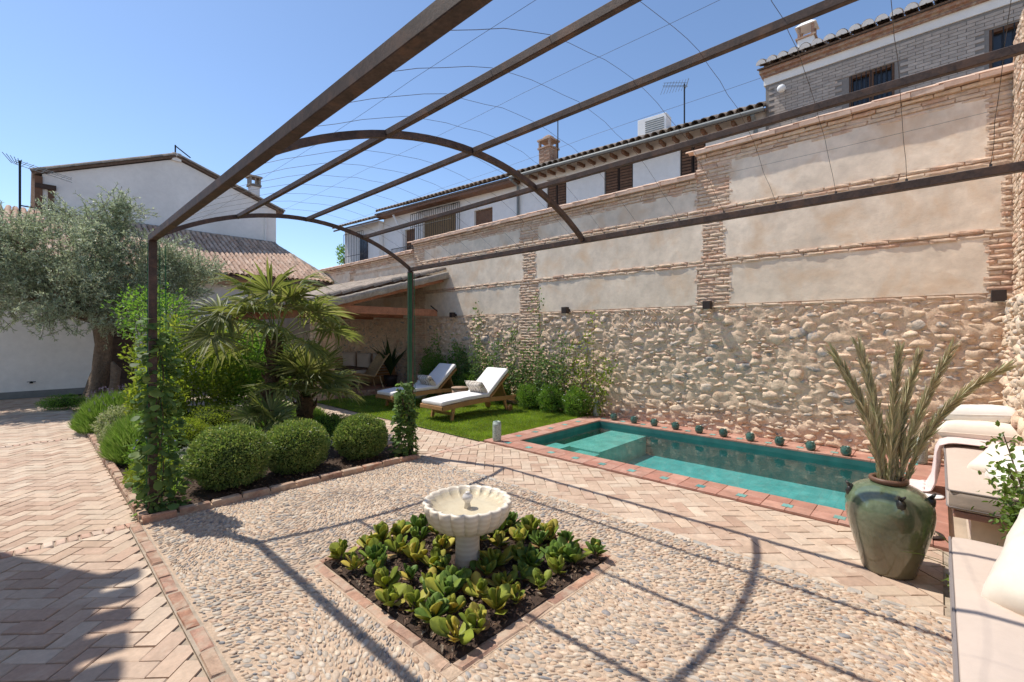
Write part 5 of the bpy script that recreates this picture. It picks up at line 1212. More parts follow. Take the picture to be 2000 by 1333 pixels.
L_rose = leafmat('rose_leaf', [(0.110, 0.193, 0.041), (0.165, 0.248, 0.055), (0.083, 0.144, 0.036)], .4, .32, val=.25)
def ellip_shell(n, c, r, lo=.75, bottom=-.8):
    D = runit(int(n*1.6)); D = D[D[:, 2] > bottom][:n]; q = rng.uniform(lo**3, 1, len(D))**(1/3)
    return np.array(c)+D*np.array(r)*q[:, None], D
def bush_leaves(n, c, r, L, W, lo=.78, up=.5, jit=.6, lumps=0.0, bottom=-.8, shape='diamond', seed=0):
    C, D = ellip_shell(n, c, r, lo, bottom)
    if lumps:
        k = np.array([1+lumps*noise.noise(Vector((d[0]*2.4+seed, d[1]*2.4, d[2]*2.4)))+lumps*.6*noise.noise(Vector((d[0]*5+seed, d[1]*5, d[2]*5))) for d in D]); C = np.array(c)+(C-np.array(c))*k[:, None]
    U = D+np.array([0, 0, up])+rng.normal(0, jit, D.shape); N = D+rng.normal(0, jit, D.shape)
    m = len(C); return leaves(C, N, U, rng.uniform(*L, m), rng.uniform(*W, m), .15, .1, shape)
def core(parent, c, r, seed=1, m_=None, name='shade_core'):  # dark solid lump inside the leaves, interior shade put into its colour
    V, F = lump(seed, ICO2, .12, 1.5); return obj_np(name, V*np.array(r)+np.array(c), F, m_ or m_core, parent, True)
# ---- clipped box balls
for (x, y, r, zc, lab) in ((1.44, 5.36, .385, .33, 'clipped round boxwood ball, largest, at left nearest the vine post'), (2.13, 5.42, .36, .30, 'clipped round boxwood ball in the middle of the three'), (2.92, 5.38, .33, .29, 'clipped round boxwood ball at right beside the second pergola post')):
    t = thing('boxwood_ball', (x, y, .02), lab, 'shrub', 'clipped boxwood balls along the bed kerb')
    V1, T1 = bush_leaves(13000, (x, y, zc), (r, r*.98, r*.84), (.018, .032), (.011, .018), .82, .35, .85, .13, -.85, seed=x*9)
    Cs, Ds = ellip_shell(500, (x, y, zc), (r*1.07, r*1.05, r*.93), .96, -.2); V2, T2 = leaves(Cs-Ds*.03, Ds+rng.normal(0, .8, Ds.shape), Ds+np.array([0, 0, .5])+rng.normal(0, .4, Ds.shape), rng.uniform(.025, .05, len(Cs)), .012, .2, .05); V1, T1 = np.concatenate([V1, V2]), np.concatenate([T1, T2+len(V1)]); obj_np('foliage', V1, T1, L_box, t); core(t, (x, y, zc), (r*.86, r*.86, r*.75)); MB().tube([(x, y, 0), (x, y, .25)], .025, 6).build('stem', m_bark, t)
# ---- grassy mounds: lavender, rosemary
def spiky(name, x, y, r, h, n, m_, lab, cat, group=None, flowers=0, wd=(.004, .008), fl_m=None, ln=(.10, .22)):
    t = thing(name, (x, y, .02), lab, cat, group); rx, ry = r if hasattr(r, '__len__') else (r, r)
    a = rng.uniform(0, 2*np.pi, n); q = np.sqrt(rng.uniform(0, 1, n)); zf = rng.uniform(.25, 1, n)*np.sqrt(np.clip(1-q**2.6, .04, 1))
    C = np.stack([x+rx*q*np.cos(a), y+ry*q*np.sin(a), .02+h*zf*.92], 1); U = np.stack([np.cos(a)*q*.55+rng.normal(0, .22, n), np.sin(a)*q*.55+rng.normal(0, .22, n), np.full(n, 1.0)], 1)
    L = rng.uniform(*ln, n); C[:, 2] -= L*.5; C[:, 2] = np.maximum(C[:, 2], .01); V, T = leaves(C, runit(n), U, L, rng.uniform(*wd, n), .2, .05); obj_np('foliage', V, T, m_, t)
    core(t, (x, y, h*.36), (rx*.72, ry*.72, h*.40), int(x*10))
    if flowers:
        k = flowers; a = rng.uniform(0, 2*np.pi, k); q = np.sqrt(rng.uniform(0, .8, k)); C = np.stack([x+rx*q*np.cos(a), y+ry*q*np.sin(a), h*np.sqrt(1-q**2.6)*rng.uniform(.95, 1.12, k)], 1)
        st_ = MB(); CC, UU = [], []
        for p in C:
            st_.tube([(p[0], p[1], p[2]-.12), (p[0]+random.gauss(0, .01), p[1], p[2]+.05)], .0022, 3, False)
            for _ in range(14): CC.append((p[0]+random.gauss(0, .006), p[1]+random.gauss(0, .006), p[2]+.03+random.uniform(0, .055))); UU.append((random.gauss(0, .6), random.gauss(0, .6), .7))
        st_.build('flower_stalks', m_, t); V, T = leaves(np.array(CC), runit(len(CC)), np.array(UU), .014, .009); obj_np('flowers', V, T, fl_m or L_lavf, t, False, 'stuff')
    return t
spiky('lavender_bush', 1.02, 10.1, (.46, .62), .62, 9000, L_lav, 'tall lavender bush with purple spikes at far left corner of bed', 'lavender', 'lavender bushes', 60, ln=(.14, .26))
spiky('lavender_bush', .98, 7.55, (.26, .62), .55, 8000, L_lav, 'feathery green lavender bush without flowers along brick path', 'lavender', 'lavender bushes', 0, ln=(.14, .26))
spiky('rosemary_bush', 3.18, 7.75, (.34, .5), .40, 8000, L_lav, 'soft bright green rosemary mound to the right of palm trunk', 'rosemary', None, 6, ln=(.09, .17))
def leafy(name, c, r, n, L, W, m_, lab, cat, group=None, lo=.5, lumps=.25, stem=True, bottom=-.9, shape='diamond', up=.4, core_=.6, jit=.7):
    t = thing(name, (c[0], c[1], .02), lab, cat, group)
    V, T = bush_leaves(n, c, r, L, W, lo, up, jit, lumps, bottom, shape, c[0]*7+c[1]); V[:, 2] = np.maximum(V[:, 2], .012); obj_np('foliage', V, T, m_, t)
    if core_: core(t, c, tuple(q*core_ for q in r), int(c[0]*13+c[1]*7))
    if stem:
        b = MB()
        for k in range(5):
            a = k*1.26; e = Vector(c)+Vector((math.cos(a)*r[0]*.6, math.sin(a)*r[1]*.6, r[2]*.35)); b.tube([(c[0], c[1], 0), tuple(Vector((c[0], c[1], 0)).lerp(e, .5)+Vector((0, 0, .05))), tuple(e)], [.014, .010, .005], 5)
        b.build('stems', m_bark, t)
    return t
leafy('variegated_shrub', (.98, 9.0, .25), (.30, .32, .25), 4000, (.03, .05), (.012, .02), L_var, 'rounded cream variegated shrub in front of the tall lavender', 'shrub', lo=.75)
leafy('variegated_shrub', (.86, 8.1, .20), (.20, .22, .22), 2500, (.03, .05), (.012, .02), L_var, 'small variegated shrub half covered by feathery lavender at path edge', 'shrub', lo=.75)
leafy('herb_cushion', (.92, 5.95, .16), (.24, .34, .16), 5000, (.02, .04), (.006, .011), L_lime, 'bright green herb cushion at the bed corner left of vine post', 'herb', lo=.7)
leafy('blue_flower_plant', (1.0, 6.55, .22), (.22, .26, .22), 2600, (.025, .045), (.012, .02), L_mid, 'low plant with small lilac flowers behind the corner herb cushion', 'plant', lo=.6)
t = bpy.data.objects['blue_flower_plant']; Cf, Df = ellip_shell(60, (1.0, 6.55, .24), (.22, .26, .22), .95, .0); k5 = len(Cf)*5; V, T = leaves(np.repeat(Cf, 5, 0), runit(k5), runit(k5)+np.array([0, 0, .3]), .02, .014); obj_np('flowers', V, T, leafmat('lilac', [(.35, .30, .55), (.45, .42, .65)], .3), t, False, 'stuff')
leafy('silver_ground_cover', (1.72, 6.55, .12), (.50, .55, .13), 7000, (.02, .035), (.006, .012), L_silver, 'low silvery white ground cover behind the largest boxwood ball', 'ground cover', lo=.5, stem=False)
leafy('silver_ground_cover', (2.55, 6.15, .12), (.30, .30, .13), 2500, (.02, .035), (.006, .012), L_silver, 'silvery ground cover patch between the middle and right boxwood balls', 'ground cover', lo=.5, stem=False)
for (x, y, z, rx, ry, rz, lab) in ((1.9, 8.3, .24, .55, .5, .26, 'low bright green hedge mound left of the palms'), (2.75, 8.1, .25, .42, .4, .27, 'low bright green hedge mound between palm trunks'), (1.45, 7.6, .22, .35, .4, .22, 'green hedge mound behind the vine post'), (3.05, 6.55, .20, .32, .4, .22, 'green hedge mound behind the right boxwood ball'), (2.5, 7.0, .18, .35, .35, .2, 'low green mound under fan palm')):
    leafy('low_hedge', (x, y, z), (rx, ry, rz), 7000, (.018, .034), (.008, .014), L_mid if x > 2.4 else L_lime, lab, 'hedge', 'low hedge mounds in the bed', lo=.72, lumps=.2, stem=False, core_=.72)
for (x, y, z, rx, ry, rz, n, m_, lab) in ((1.95, 9.4, 1.05, .85, .8, .85, 9000, L_lime, 'large loose lime green shrub behind the palms'), (2.9, 9.6, .95, .7, .7, .85, 7000, L_mid, 'leafy green shrub between palms and porch pier'), (1.35, 8.55, .60, .36, .4, .48, 3500, L_lime, 'airy yellow green shrub beside the vine post'), (3.3, 10.4, .9, .6, .6, .85, 5000, L_mid, 'shrub at far end of the bed by porch')):
    leafy('garden_shrub', (x, y, z), (rx, ry, rz), n, (.045, .085), (.022, .042), m_, lab, 'shrub', 'loose garden shrubs', lo=.25, lumps=.35, core_=0, shape='six')
leafy('citrus_tree', (1.62, 10.6, 1.95), (.60, .8, .55), 1700, (.05, .08), (.02, .034), L_mid, 'bushy yellow green citrus tree above the shrubs by olive crown', 'tree', lo=.2, lumps=.4, core_=0, shape='six')
MB().tube([(1.72, 10.6, 0), (1.70, 10.6, .9), (1.74, 10.6, 1.9)], [.06, .05, .035], 8).build('trunk', m_bark, bpy.data.objects['citrus_tree'])
# iris tuft
def tuft(x, y, n, L, W, m_, lab, name='iris_tuft', cat='plant', z=.02, spread=.5):
    t = thing(name, (x, y, z), lab, cat); V, F = [], []
    for k in range(n):
        a = random.uniform(0, 6.28); l = random.uniform(.7, 1)*L; q = random.uniform(.15, spread); d = Vector((math.cos(a), math.sin(a), 0)); s = Vector((-d.y, d.x, 0)); b_ = len(V)
        for i in range(6):
            tt_ = i/5; p = Vector((x, y, z))+d*(q*l*tt_+.35*q*l*tt_*tt_)+Vector((0, 0, l*(tt_-.35*q*tt_*tt_*2))); w = W*(1-tt_**2.2)*.5+.0006; V += [tuple(p+s*w), tuple(p-s*w)]
        F += [(b_+2*i, b_+2*i+1, b_+2*i+3, b_+2*i+2) for i in range(5)]
    obj_np('blades', V, F, m_, t, True); return t
tuft(.98, 5.42, 16, .34, .012, L_lav, 'tuft of narrow grassy blades beside the vine covered post')
tuft(4.02, -.22, 22, .48, .020, L_mid, 'tuft of sword shaped green leaves between the two sofas', z=.0, spread=.9)
# ---- vines on pergola posts
def rleaf_mesh(name, L, W, m_, k=0):
    """broad rounded leaf with midrib fold, base at origin along +Y"""
    pr_l = [(0, .02), (.12, .34), (.35, .52), (.6, .50), (.82, .33), (1, .0)]; V = []; 
    for (t, w) in pr_l: z = -.25*(t-.4)**2+.02*math.sin(k+t*5); V += [(-w*W, t*L, (z+.10*w)*L), (0, t*L, z*L), (w*W, t*L, (z+.10*w)*L)]
    F = []
    for i in range(len(pr_l)-1):
        a = i*3; F += [(a, a+1, a+4, a+3), (a+1, a+2, a+5, a+4)]
    return MB().add(V, F).mesh(name, m_, True)
vleaf = [rleaf_mesh('leaf', .07, .068, L_vine, k) for k in range(4)]
def vine(x, y, z1, n, lab, rad=.16, green=None):
    t = thing('climbing_vine', (x, y, 0), lab, 'vine', 'vines climbing the pergola posts'); b = MB()
    for q in range(3):
        pts = []; 
        for k in range(26): z = z1*k/25*(1-.1*q); a = z*5+q*2.1; pts.append((x+math.cos(a)*.05, y+math.sin(a)*.05, z))
        b.tube(pts, .006, 5)
    b.build('stems', m_bark, t)
    for k in range(n):
        z = z1*random.uniform(.02, 1)**.85; a = random.uniform(0, 6.28); q = rad*(.35+.65*random.random())*(1.15-.5*z/z1); s = random.uniform(.55, 1.25)
        o = inst('leaf', random.choice(vleaf), t, (x+math.cos(a)*q, y+math.sin(a)*q, z), (R(-25)+random.gauss(0, .4), random.gauss(0, .35), a-R(90)+random.gauss(0, .5)), (s, s, s))
def extra_leaves(y, x, z1, n, rad):
    a = rng.uniform(0, 2*np.pi, n); z = z1*rng.uniform(.02, 1, n)**1.15; q = rad*np.sqrt(rng.uniform(.05, 1, n))*(1.15-.6*z/z1)
    C = np.stack([x+np.cos(a)*q, y+np.sin(a)*q, z], 1); U = np.stack([np.cos(a), np.sin(a), np.full(n, -.3)], 1)+rng.normal(0, .5, (n, 3))
    V, T = leaves(C, runit(n)*.7+np.array([0, 0, 1.]), U, rng.uniform(.04, .075, n), rng.uniform(.035, .06, n), .12, .15, 'six'); obj_np('small_leaves', V, T, L_vine, [o for o in bpy.data.objects if o.name.startswith('climbing_vine')][-1], False, 'stuff')
vine(.80, 5.14, 1.78, 300, 'broad leaved vine climbing the left pergola post from the bed corner', .19)
extra_leaves(5.16, .84, 1.6, 800, .18)
vine(3.36, 5.06, .98, 230, 'young vine climbing the right pergola post beside lawn path', .15)
extra_leaves(5.06, 3.36, .9, 500, .15)
# ---- olive tree
ot = thing('olive_tree', (1.10, 14.4, 0), 'old olive tree with gnarled trunk and grey green crown by white house', 'tree')
tr = MB(); N_ = 22; nS = 16; V = []
for i in range(N_):
    t = i/(N_-1); z = t*2.0; cx = 1.02+.12*math.sin(t*2.6)+.16*t; cy = 14.4+.08*math.sin(t*4)
    for k in range(nS):
        a = 2*math.pi*k/nS; r = (.165-.05*math.sin(min(1, t*1.2)*1.6)+.07*math.exp(-t*8)+.05*t)*(1+.22*math.sin(3*a+t*5)+.10*math.sin(7*a-t*9)); r *= 1+.12*noise.noise(Vector((math.cos(a)*2, math.sin(a)*2, t*6))); V.append((cx+r*math.cos(a), cy+r*math.sin(a), z))
tr.add(V, [(i*nS+k, i*nS+(k+1) % nS, (i+1)*nS+(k+1) % nS, (i+1)*nS+k) for i in range(N_-1) for k in range(nS)]); tr.build('trunk', m_olivebark, ot, True)
sp_ = MB().tube([(1.35, 14.2, .05), (1.42, 14.2, .4), (1.45, 14.22, .75), (1.38, 14.2, .95)], [.13, .09, .10, .03], 9).build('side_stump', m_olivebark, ot, True)
cl = []; random.seed(21)
limbs = MB()
CR = [(-.3, 14.3, 3.1, 1.25, .95), (.7, 14.2, 3.35, 1.2, 1.0), (1.6, 14.3, 3.05, 1.2, .95), (-.9, 14.2, 2.7, .85, .75), (2.45, 14.3, 2.75, 1.0, .8), (.4, 13.6, 2.5, 1.1, .7), (1.5, 13.6, 2.3, 1.0, .65), (.0, 14.8, 2.6, 1.0, .75), (2.9, 14.5, 3.15, .7, .5), (1.1, 14.5, 3.95, .75, .65), (1.45, 14.3, 4.45, .35, .45), (-.35, 14.4, 3.8, .6, .45), (2.3, 14.2, 3.5, .55, .4)]
for (x, y, z, r, rz) in CR:
    limbs.tube([(1.2, 14.42, 1.85), ((1.2+x)/2+random.gauss(0, .1), (14.4+y)/2, 1.9+(z-1.9)*.55), (x, y, z)], [.10, .06, .02], 6)
    for k in range(int(26*r)):
        d = runit(1)[0]; c = np.array([x, y, z])+d*np.array([r, r*.9, rz])*random.uniform(.35, 1.0); cl.append((c, d))
limbs.build('limbs', m_olivebark, ot, True)
CC, UU, NN = [], [], []; tw_ = MB()
for c, d in cl:
    for s in range(13):
        dd = d*.7+runit(1)[0]*.8+np.array([0, 0, .25]); dd /= np.linalg.norm(dd); L = random.uniform(.22, .5); st0 = c+rng.normal(0, .12, 3)
        tw_.tube([tuple(st0), tuple(st0+dd*L)], .004, 3, False)
        m = 26; tt_ = rng.uniform(0, 1, m); CC.append(st0+dd*L*tt_[:, None]); UU.append(dd*.6+rng.normal(0, .55, (m, 3))); NN.append(runit(m)+np.array([0, 0, .4]))
tw_.build('twigs', m_bark, ot); CC, UU, NN = map(np.concatenate, (CC, UU, NN))
V, T = leaves(CC, NN, UU, rng.uniform(.055, .095, len(CC)), rng.uniform(.014, .024, len(CC)), .12, .08); obj_np('crown', V, T, L_olive, ot)
leafy('ground_shrub', (.55, 13.6, .14), (.42, .3, .16), 3000, (.02, .05), (.008, .014), L_mid, 'low spreading green shrub at foot of the olive tree', 'shrub', lo=.6, stem=False)
# ---- fan palms
def fan_mesh(name, R_, n=34, spread=R(285), droop=.25, m_=None, seed=0):
    r_ = random.Random(seed); V, F = [], []
    for k in range(n):
        if r_.random() < .05: continue
        a = (k/(n-1)-.5)*spread+r_.gauss(0, .03); l = R_*(.82+.18*math.cos(a*.5))*r_.uniform(.9, 1.06); d = Vector((math.sin(a), math.cos(a), 0)); s = Vector((d.y, -d.x, 0)); w = R_*.050; b_ = len(V); dz = r_.choice((r_.uniform(.4, 1.3), r_.uniform(.6, 1.4), r_.uniform(1.5, 3.4)))*droop; tw = r_.gauss(0, .06)
        for i in range(6):
            t = i/5; rr = .03+l*t; ww = w*(.25+1.35*t if t < .45 else (.86*(1-t)/.55))+.0008
            p = d*rr*(1-.18*min(dz, 1.5)*t*t)+s*tw*l*t*t+Vector((0, 0, .10*l*t*abs(math.sin(a))-dz*l*max(0, t-.35)**1.7*1.5+.05*math.cos(a)*0)); V += [tuple(p-s*ww+Vector((0, 0, .25*ww))), tuple(p-Vector((0, 0, .5*ww))), tuple(p+s*ww+Vector((0, 0, .25*ww)))]
        for i in range(5):
            q = b_+3*i; F += [(q, q+1, q+4, q+3), (q+1, q+2, q+5, q+4)]
    return MB().add(V, F).mesh(name, m_, True)
def palm(name, base_, top, tr_r, nf, R_, pet, lab, trunk=True, elev=(R(-25), R(80)), seed=0, fix=None, dr=(.2, .65)):
    t = thing(name, (base_[0], base_[1], 0), lab, 'palm tree', 'fan palms in the planting bed'); r_ = random.Random(seed); top = Vector(top); bs = Vector(base_)
    if trunk:
        N_ = 18; pts = [bs.lerp(top, k/(N_-1)) for k in range(N_)]; MB().tube(pts, [tr_r*(1.15 if k == 0 else 1)*(1+.10*math.sin(k*2.3)) for k in range(N_)], 12).build('trunk', m_fibre, t, True)
        fb = MB(); 
        for k in range(int((top-bs).length/.022)):
            q = r_.random(); p = bs.lerp(top, q); a = r_.uniform(0, 6.28); d = Vector((math.cos(a), math.sin(a), 0)); fb.tube([p+d*tr_r*.85, p+d*tr_r*1.3+Vector((0, 0, .05)), p+d*tr_r*1.45+Vector((0, 0, .11))], [.022, .016, .006], 4)
        fb.build('leaf_stubs', m_fibre, t)
    fm_ = [fan_mesh('fan_blade', R_, 30, R(r_.uniform(220, 310)), r_.uniform(*dr), L_palm, seed*10+k) for k in range(5)]
    for k in range(nf):
        a = k*2.399+r_.uniform(-.3, .3); e = elev[0]+(elev[1]-elev[0])*((k+.5)/nf)**.9; pl = pet*r_.uniform(.8, 1.15)
        if fix and k < len(fix): a, e, pl = fix[k]
        d = Vector((math.cos(a)*math.cos(e), math.sin(a)*math.cos(e), math.sin(e))); mid = top+d*pl*.55+Vector((0, 0, .06*pl)); end = top+d*pl
        fr = MB().tube([top, mid, end], [.011, .008, .006], 6).build('frond', L_palm, t, True)
        out = (end-mid).normalized(); out = (out-Vector((0, 0, .35))).normalized(); side = out.cross(Vector((0, 0, 1))).normalized(); nn = side.cross(out); M_ = Matrix((side, out, nn)).transposed() @ Euler((0, r_.gauss(0, .35), 0)).to_matrix()
        o = inst('fan_blade', r_.choice(fm_), fr, end, M_.to_euler()); s = r_.uniform(.85, 1.1); o.scale = (s, s, s)
    return t
palm('fan_palm', (2.35, 7.15, 0), (2.55, 7.25, 1.50), .085, 21, .54, .76, 'tallest fan palm in the bed with drooping fronds above the others', True, (R(-15), R(75)), 3)
palm('fan_palm', (2.90, 7.05, 0), (2.90, 7.05, .64), .12, 18, .52, .44, 'stout fan palm with shaggy trunk to the right of the tallest', True, (R(5), R(82)), 5, None, (.06, .28))
palm('fan_palm', (2.16, 6.45, 0), (2.16, 6.45, .34), .065, 10, .30, .26, 'small young fan palm behind the largest boxwood ball', True, (R(15), R(80)), 8, None, (.06, .25))
# ---- climbers on the stone wall and shrubs at its foot
wl_leaf = [rleaf_mesh('leaf', .06, .05, L_vine, k) for k in range(4)]
def wall_climber(y0, y1, ztop, n, lab, seed, m_=None, peaks=()):
    r_ = random.Random(seed); yc = (y0+y1)/2; t = thing('wall_climber', (7.55, yc, 0), lab, 'climber', 'climbers trained on the stone wall'); b = MB(); sites = []
    ns = 9
    for s in range(ns):
        y = y0+(y1-y0)*(s+.5)/ns+r_.uniform(-.1, .1); h = ztop*r_.uniform(.5, 1.08); pts = []; yy = yc+(y-yc)*.35
        for k in range(14): q = k/13; yy += (y-yy)*.22+r_.gauss(0, .03); p = (7.54+r_.gauss(0, .03)-.10*math.sin(q*3), yy, h*q); pts.append(p); sites.append((p, q))
        b.tube(pts, [.009*(1-.7*k/13) for k in range(14)], 5)
    for (yp, zp) in peaks:
        pts = [(7.56, yp+r_.gauss(0, .02), zp*k/9) for k in range(10)]; b.tube(pts, .005, 4); sites += [(p, .9) for p in pts[4:]]
    b.build('stems', m_bark, t); C, U = [], []
    for k in range(n):
        p, q = r_.choice(sites)
        if q < .15 and r_.random() < .7: continue
        C.append((min(7.60, p[0]-abs(r_.gauss(0, .07))), p[1]+r_.gauss(0, .10), max(.03, p[2]+r_.gauss(0, .09)))); U.append((-.5+r_.gauss(0, .4), r_.gauss(0, .7), -.35+r_.gauss(0, .5)))
    C = np.array(C); U = np.array(U); m = len(C); V, T = leaves(C, runit(m)+np.array([-.6, 0, .7]), U, rng.uniform(.04, .075, m), rng.uniform(.028, .048, m), .15, .15, 'six'); obj_np('foliage', V, T, m_ or L_vine, t)
wall_climber(6.9, 8.9, 1.5, 3600, 'leafy climber on the wall behind the loungers', 4, L_vine, ((8.2, 2.2),))
wall_climber(5.4, 7.0, 1.6, 2600, 'thin climber spreading over stones left of the pool corner', 6, L_vine, ((6.3, 2.35),))
wall_climber(4.5, 5.6, 1.55, 1000, 'sparse green climber nearest the pool on the stone wall', 9, L_lime, ((4.9, 1.9),))
wall_climber(8.7, 10.2, 1.45, 2600, 'dark climber on the wall beside the porch', 12, L_mid)
for (y, r, h, lab) in ((5.15, .26, .30, 'flowering daisy shrub at wall foot, next to the far ceramic lantern'), (5.75, .27, .31, 'daisy shrub at the wall foot, second from pool'), (6.35, .27, .30, 'daisy shrub at the wall foot, third from pool'), (7.35, .30, .33, 'daisy shrub behind the head of nearer lounger'), (8.3, .32, .36, 'green shrub at wall foot between the lounger heads')):
    t = leafy('daisy_shrub', (7.32, y, h*.85), (r, r*1.05, h), 5200, (.022, .042), (.008, .014), L_mid, lab, 'shrub', 'daisy shrubs along the wall foot', lo=.6, lumps=.42, core_=.5, up=.9)
    C, D = ellip_shell(16 if y < 6 else 7, (7.32, y, h*.9), (r*1.02, r*1.05, h*1.05), .97, .0); C = C[C[:, 0] < 7.4]; k = len(C)
    Cr = np.repeat(C, 9, 0); a = np.tile(np.arange(9)*2*np.pi/9, k); V, T = leaves(Cr, np.tile(np.array([[0, 0, 1.]]), (len(Cr), 1)), np.stack([np.cos(a), np.sin(a), np.full(len(a), .15)], 1), .02, .011, .05, .0); obj_np('flowers', V, T, L_flower, t, False, 'stuff')
leafy('wall_shrub', (7.25, 9.55, .55), (.32, .5, .55), 5500, (.03, .06), (.010, .018), L_mid, 'feathery green shrub between climber and porch pier', 'shrub', lo=.35, lumps=.3, core_=.4)
# potted banana-like plant under the porch
pp = thing('porch_plant', (7.1, 11.4, .115), 'dark potted plant with long arching leaves under porch', 'plant')
MB().lathe([(.14, .115), (.18, .30), (.2, .42), (.18, .42)], 18, (7.1, 11.4, 0)).build('pot', m_corten, pp, True)
V, F = [], []
for k in range(26):
    a = random.uniform(0, 6.28); l = random.uniform(.7, 1.45); d = Vector((math.cos(a), math.sin(a), 0)); s = Vector((-d.y, d.x, 0)); q = random.uniform(.25, .8); b_ = len(V)
    for i in range(8):
        t_ = i/7; p = Vector((7.1, 11.4, .4))+d*q*l*t_**1.3*.8+Vector((0, 0, l*(t_-.30*q*t_*t_*1.6))); w = .055*math.sin(min(1, t_*1.1+.03)*math.pi)+.002; V += [tuple(p+s*w), tuple(p-Vector((0, 0, .3*w))), tuple(p-s*w)]
    for i in range(7): o_ = b_+3*i; F += [(o_, o_+1, o_+4, o_+3), (o_+1, o_+2, o_+5, o_+4)]
obj_np('leaves', V, F, L_dark, pp, True)
# ---- rose bush between the sofas
rb_ = thing('rose_bush', (4.05, -.48, 0), 'rose bush with glossy green leaves at right edge in front of the sofa pillows', 'rose bush'); b = MB(); sites = []
for k in range(13):
    tip = Vector((4.05+random.uniform(-.42, .50), -.45+random.uniform(-.14, .32)*(.6), random.uniform(.5, 1.0))); q0 = Vector((4.05, -.48, .0)); md = q0.lerp(tip, .5)+Vector((0, 0, .1)); b.tube([q0, md, tip], [.008, .006, .003], 5)
    for q in range(34): t_ = random.uniform(.3, 1); p = (1-t_)**2*q0+2*t_*(1-t_)*md+t_*t_*tip; sites.append(p)
b.build('canes', m_bark, rb_); C = np.array([tuple(p+Vector((random.gauss(0, .05), random.gauss(0, .05), random.gauss(0, .04)))) for p in sites for _ in range(4)]); m = len(C); U = rng.normal(0, .8, (m, 3))+np.array([0, .2, -.1])
V, T = leaves(C, runit(m)*.6+np.array([0, 0, 1.0]), U, rng.uniform(.03, .05, m), rng.uniform(.02, .03, m), .15, .12, 'six'); obj_np('foliage', V, T, L_rose, rb_)
# small plants in the gap
leafy('gap_plant', (3.86, -.13, .10), (.14, .08, .12), 500, (.02, .04), (.01, .016), L_lime, 'small yellow green plant in the gap beside nearest sofa', 'plant', lo=.2, core_=0)
# ---- succulents round the fountain
def spoon(L, W, k):
    pr_l = [(0, .10), (.2, .17), (.45, .42), (.68, .52), (.86, .40), (.97, .15), (1.0, .02)]; V, F = [], []
    for t, w in pr_l:
        z = .16*t*t+.02*math.sin(k); th = .05*(1-t)+.02
        V += [(-w*W, t*L, (z+.16*w)*L), (0, t*L, z*L), (w*W, t*L, (z+.16*w)*L), (0, t*L, (z-th)*L)]
    for i in range(len(pr_l)-1):
        a = i*4; F += [(a, a+1, a+5, a+4), (a+1, a+2, a+6, a+5), (a+2, a+3, a+7, a+6), (a+3, a, a+4, a+7)]
    return MB().add(V, F).mesh('leaf', L_succ, True)
L_succ2 = leafmat('succulent_leaf_green', [(0.127, 0.218, 0.040), (0.172, 0.270, 0.052), (0.103, 0.184, 0.034), (0.230, 0.310, 0.057)], .28, .5, val=.2, spec=.28)
sleaf = [spoon(.125, .068, k) for k in range(5)]; sleaf2 = []; sleaf3 = []; L_dead = leafmat('withered_leaf', [(.30, .17, .07), (.40, .28, .11), (.22, .12, .06)], .2, .7)
for me_ in sleaf: c_ = me_.copy(); c_.materials[0] = L_succ2; sleaf2.append(c_); d_ = me_.copy(); d_.materials[0] = L_dead; sleaf3.append(d_)
spots = []; random.seed(5); NG = 8; st_p = (SX1-SX0)/NG
for i in range(NG):
    for j in range(NG):
        x, y = SX0+(i+.5)*st_p+random.uniform(-.045, .045), SY0+(j+.5)*st_p+random.uniform(-.045, .045)
        if math.hypot(x-FX, y-FY) > .14: spots.append((x, y, i, j))
oname = ['first', 'second', 'third', 'fourth', 'fifth', 'sixth', 'seventh', 'eighth']
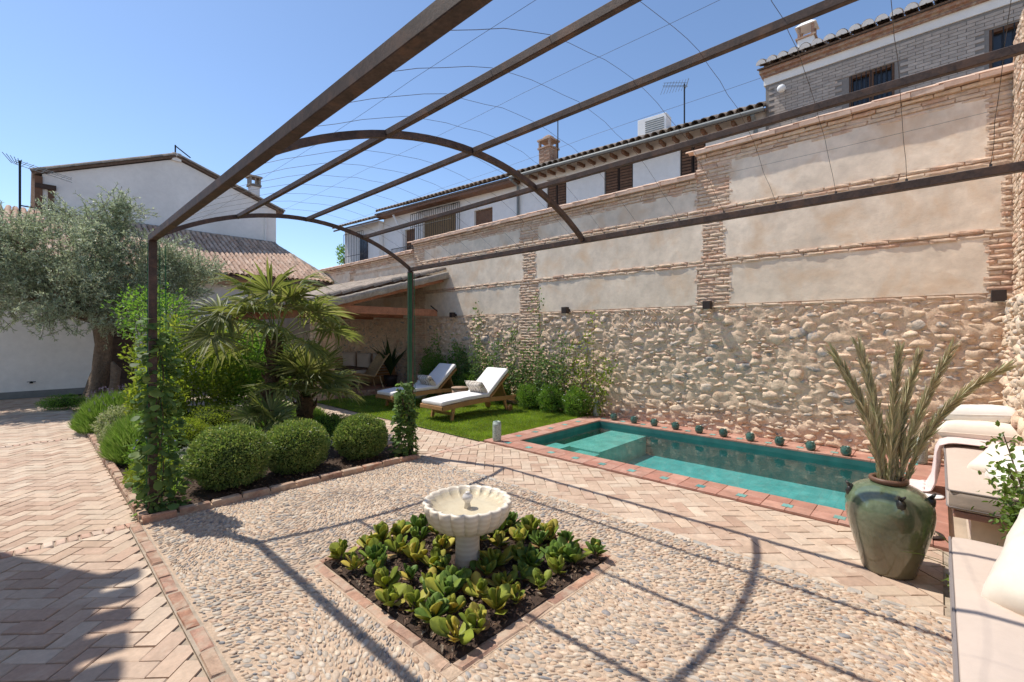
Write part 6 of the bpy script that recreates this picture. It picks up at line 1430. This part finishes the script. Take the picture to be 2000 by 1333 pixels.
for (x, y, gi, gj) in spots:
    t = thing('succulent', (x, y, .01), 'succulent in %s row from left front edging of square bed, %s from right front edging' % (oname[gi], oname[gj]), 'succulent', 'succulents around the fountain'); n = random.randint(12, 18); S_ = random.uniform(.8, 1.22); pal = sleaf if random.random() < .55 else sleaf2; hh = random.uniform(.015, .05)
    MB().tube([(x, y, 0), (x+random.gauss(0, .01), y, hh+.05)], [.012, .009], 6).build('stem', m_bark, t)
    for k in range(random.randint(0, 3)): inst('leaf', random.choice(sleaf3), t, (x, y, hh*.4+.01), (random.uniform(-.1, .35), random.gauss(0, .4), random.uniform(0, 6.28)), (.7*S_,)*3)
    for k in range(n):
        if random.random() < .08: continue
        a = k*2.4+random.uniform(-.4, .4); q = k/n; e = R(20+55*q)+random.gauss(0, .2); s = S_*(1.0-.35*q)*random.uniform(.8, 1.2)
        inst('leaf', random.choice(pal if random.random() < .85 else sleaf), t, (x+random.gauss(0, .012), y+random.gauss(0, .012), hh*(.4+.8*q)+.015), (e, random.gauss(0, .25), a), (s, s, s))
# ---- litter on the soil
m_litter = leafmat('dry_litter', [(.13, .08, .055), (.20, .125, .08), (.09, .055, .045), (.26, .18, .11), (.30, .25, .19)], .1, .8, val=.3)
for nm, (x0, x1, y0, y1), n, par in (('leaf_litter', (SX0, SX1, SY0, SY1), 2600, 'square_bed_soil'), ('leaf_litter', (BX0, BX1, BY0, 7.2), 3800, 'planting_bed_soil')):
    C = np.stack([rng.uniform(x0+.01, x1-.01, n), rng.uniform(y0+.01, y1-.01, n), rng.uniform(.018, .04, n)], 1); U = rng.normal(0, 1, (n, 3))*np.array([1, 1, .3])
    V, T = leaves(C, runit(n)*.5+np.array([0, 0, 1.]), U, rng.uniform(.012, .045, n), rng.uniform(.006, .02, n), .25, .2, 'six'); obj_np(nm, V, T, m_litter, bpy.data.objects[par], False, 'stuff')
# ---- distant trees over the roofs
leafy('distant_tree', (15.1, 30.0, 7.0), (.55, .55, .75), 500, (.12, .25), (.06, .12), L_mid, 'small green tree top beyond the far end of street', 'tree', lo=.2, core_=0, stem=False)
MB().tube([(15.1, 30, 0), (15.1, 30, 6.8)], .1, 8).build('trunk', m_bark, bpy.data.objects['distant_tree'])
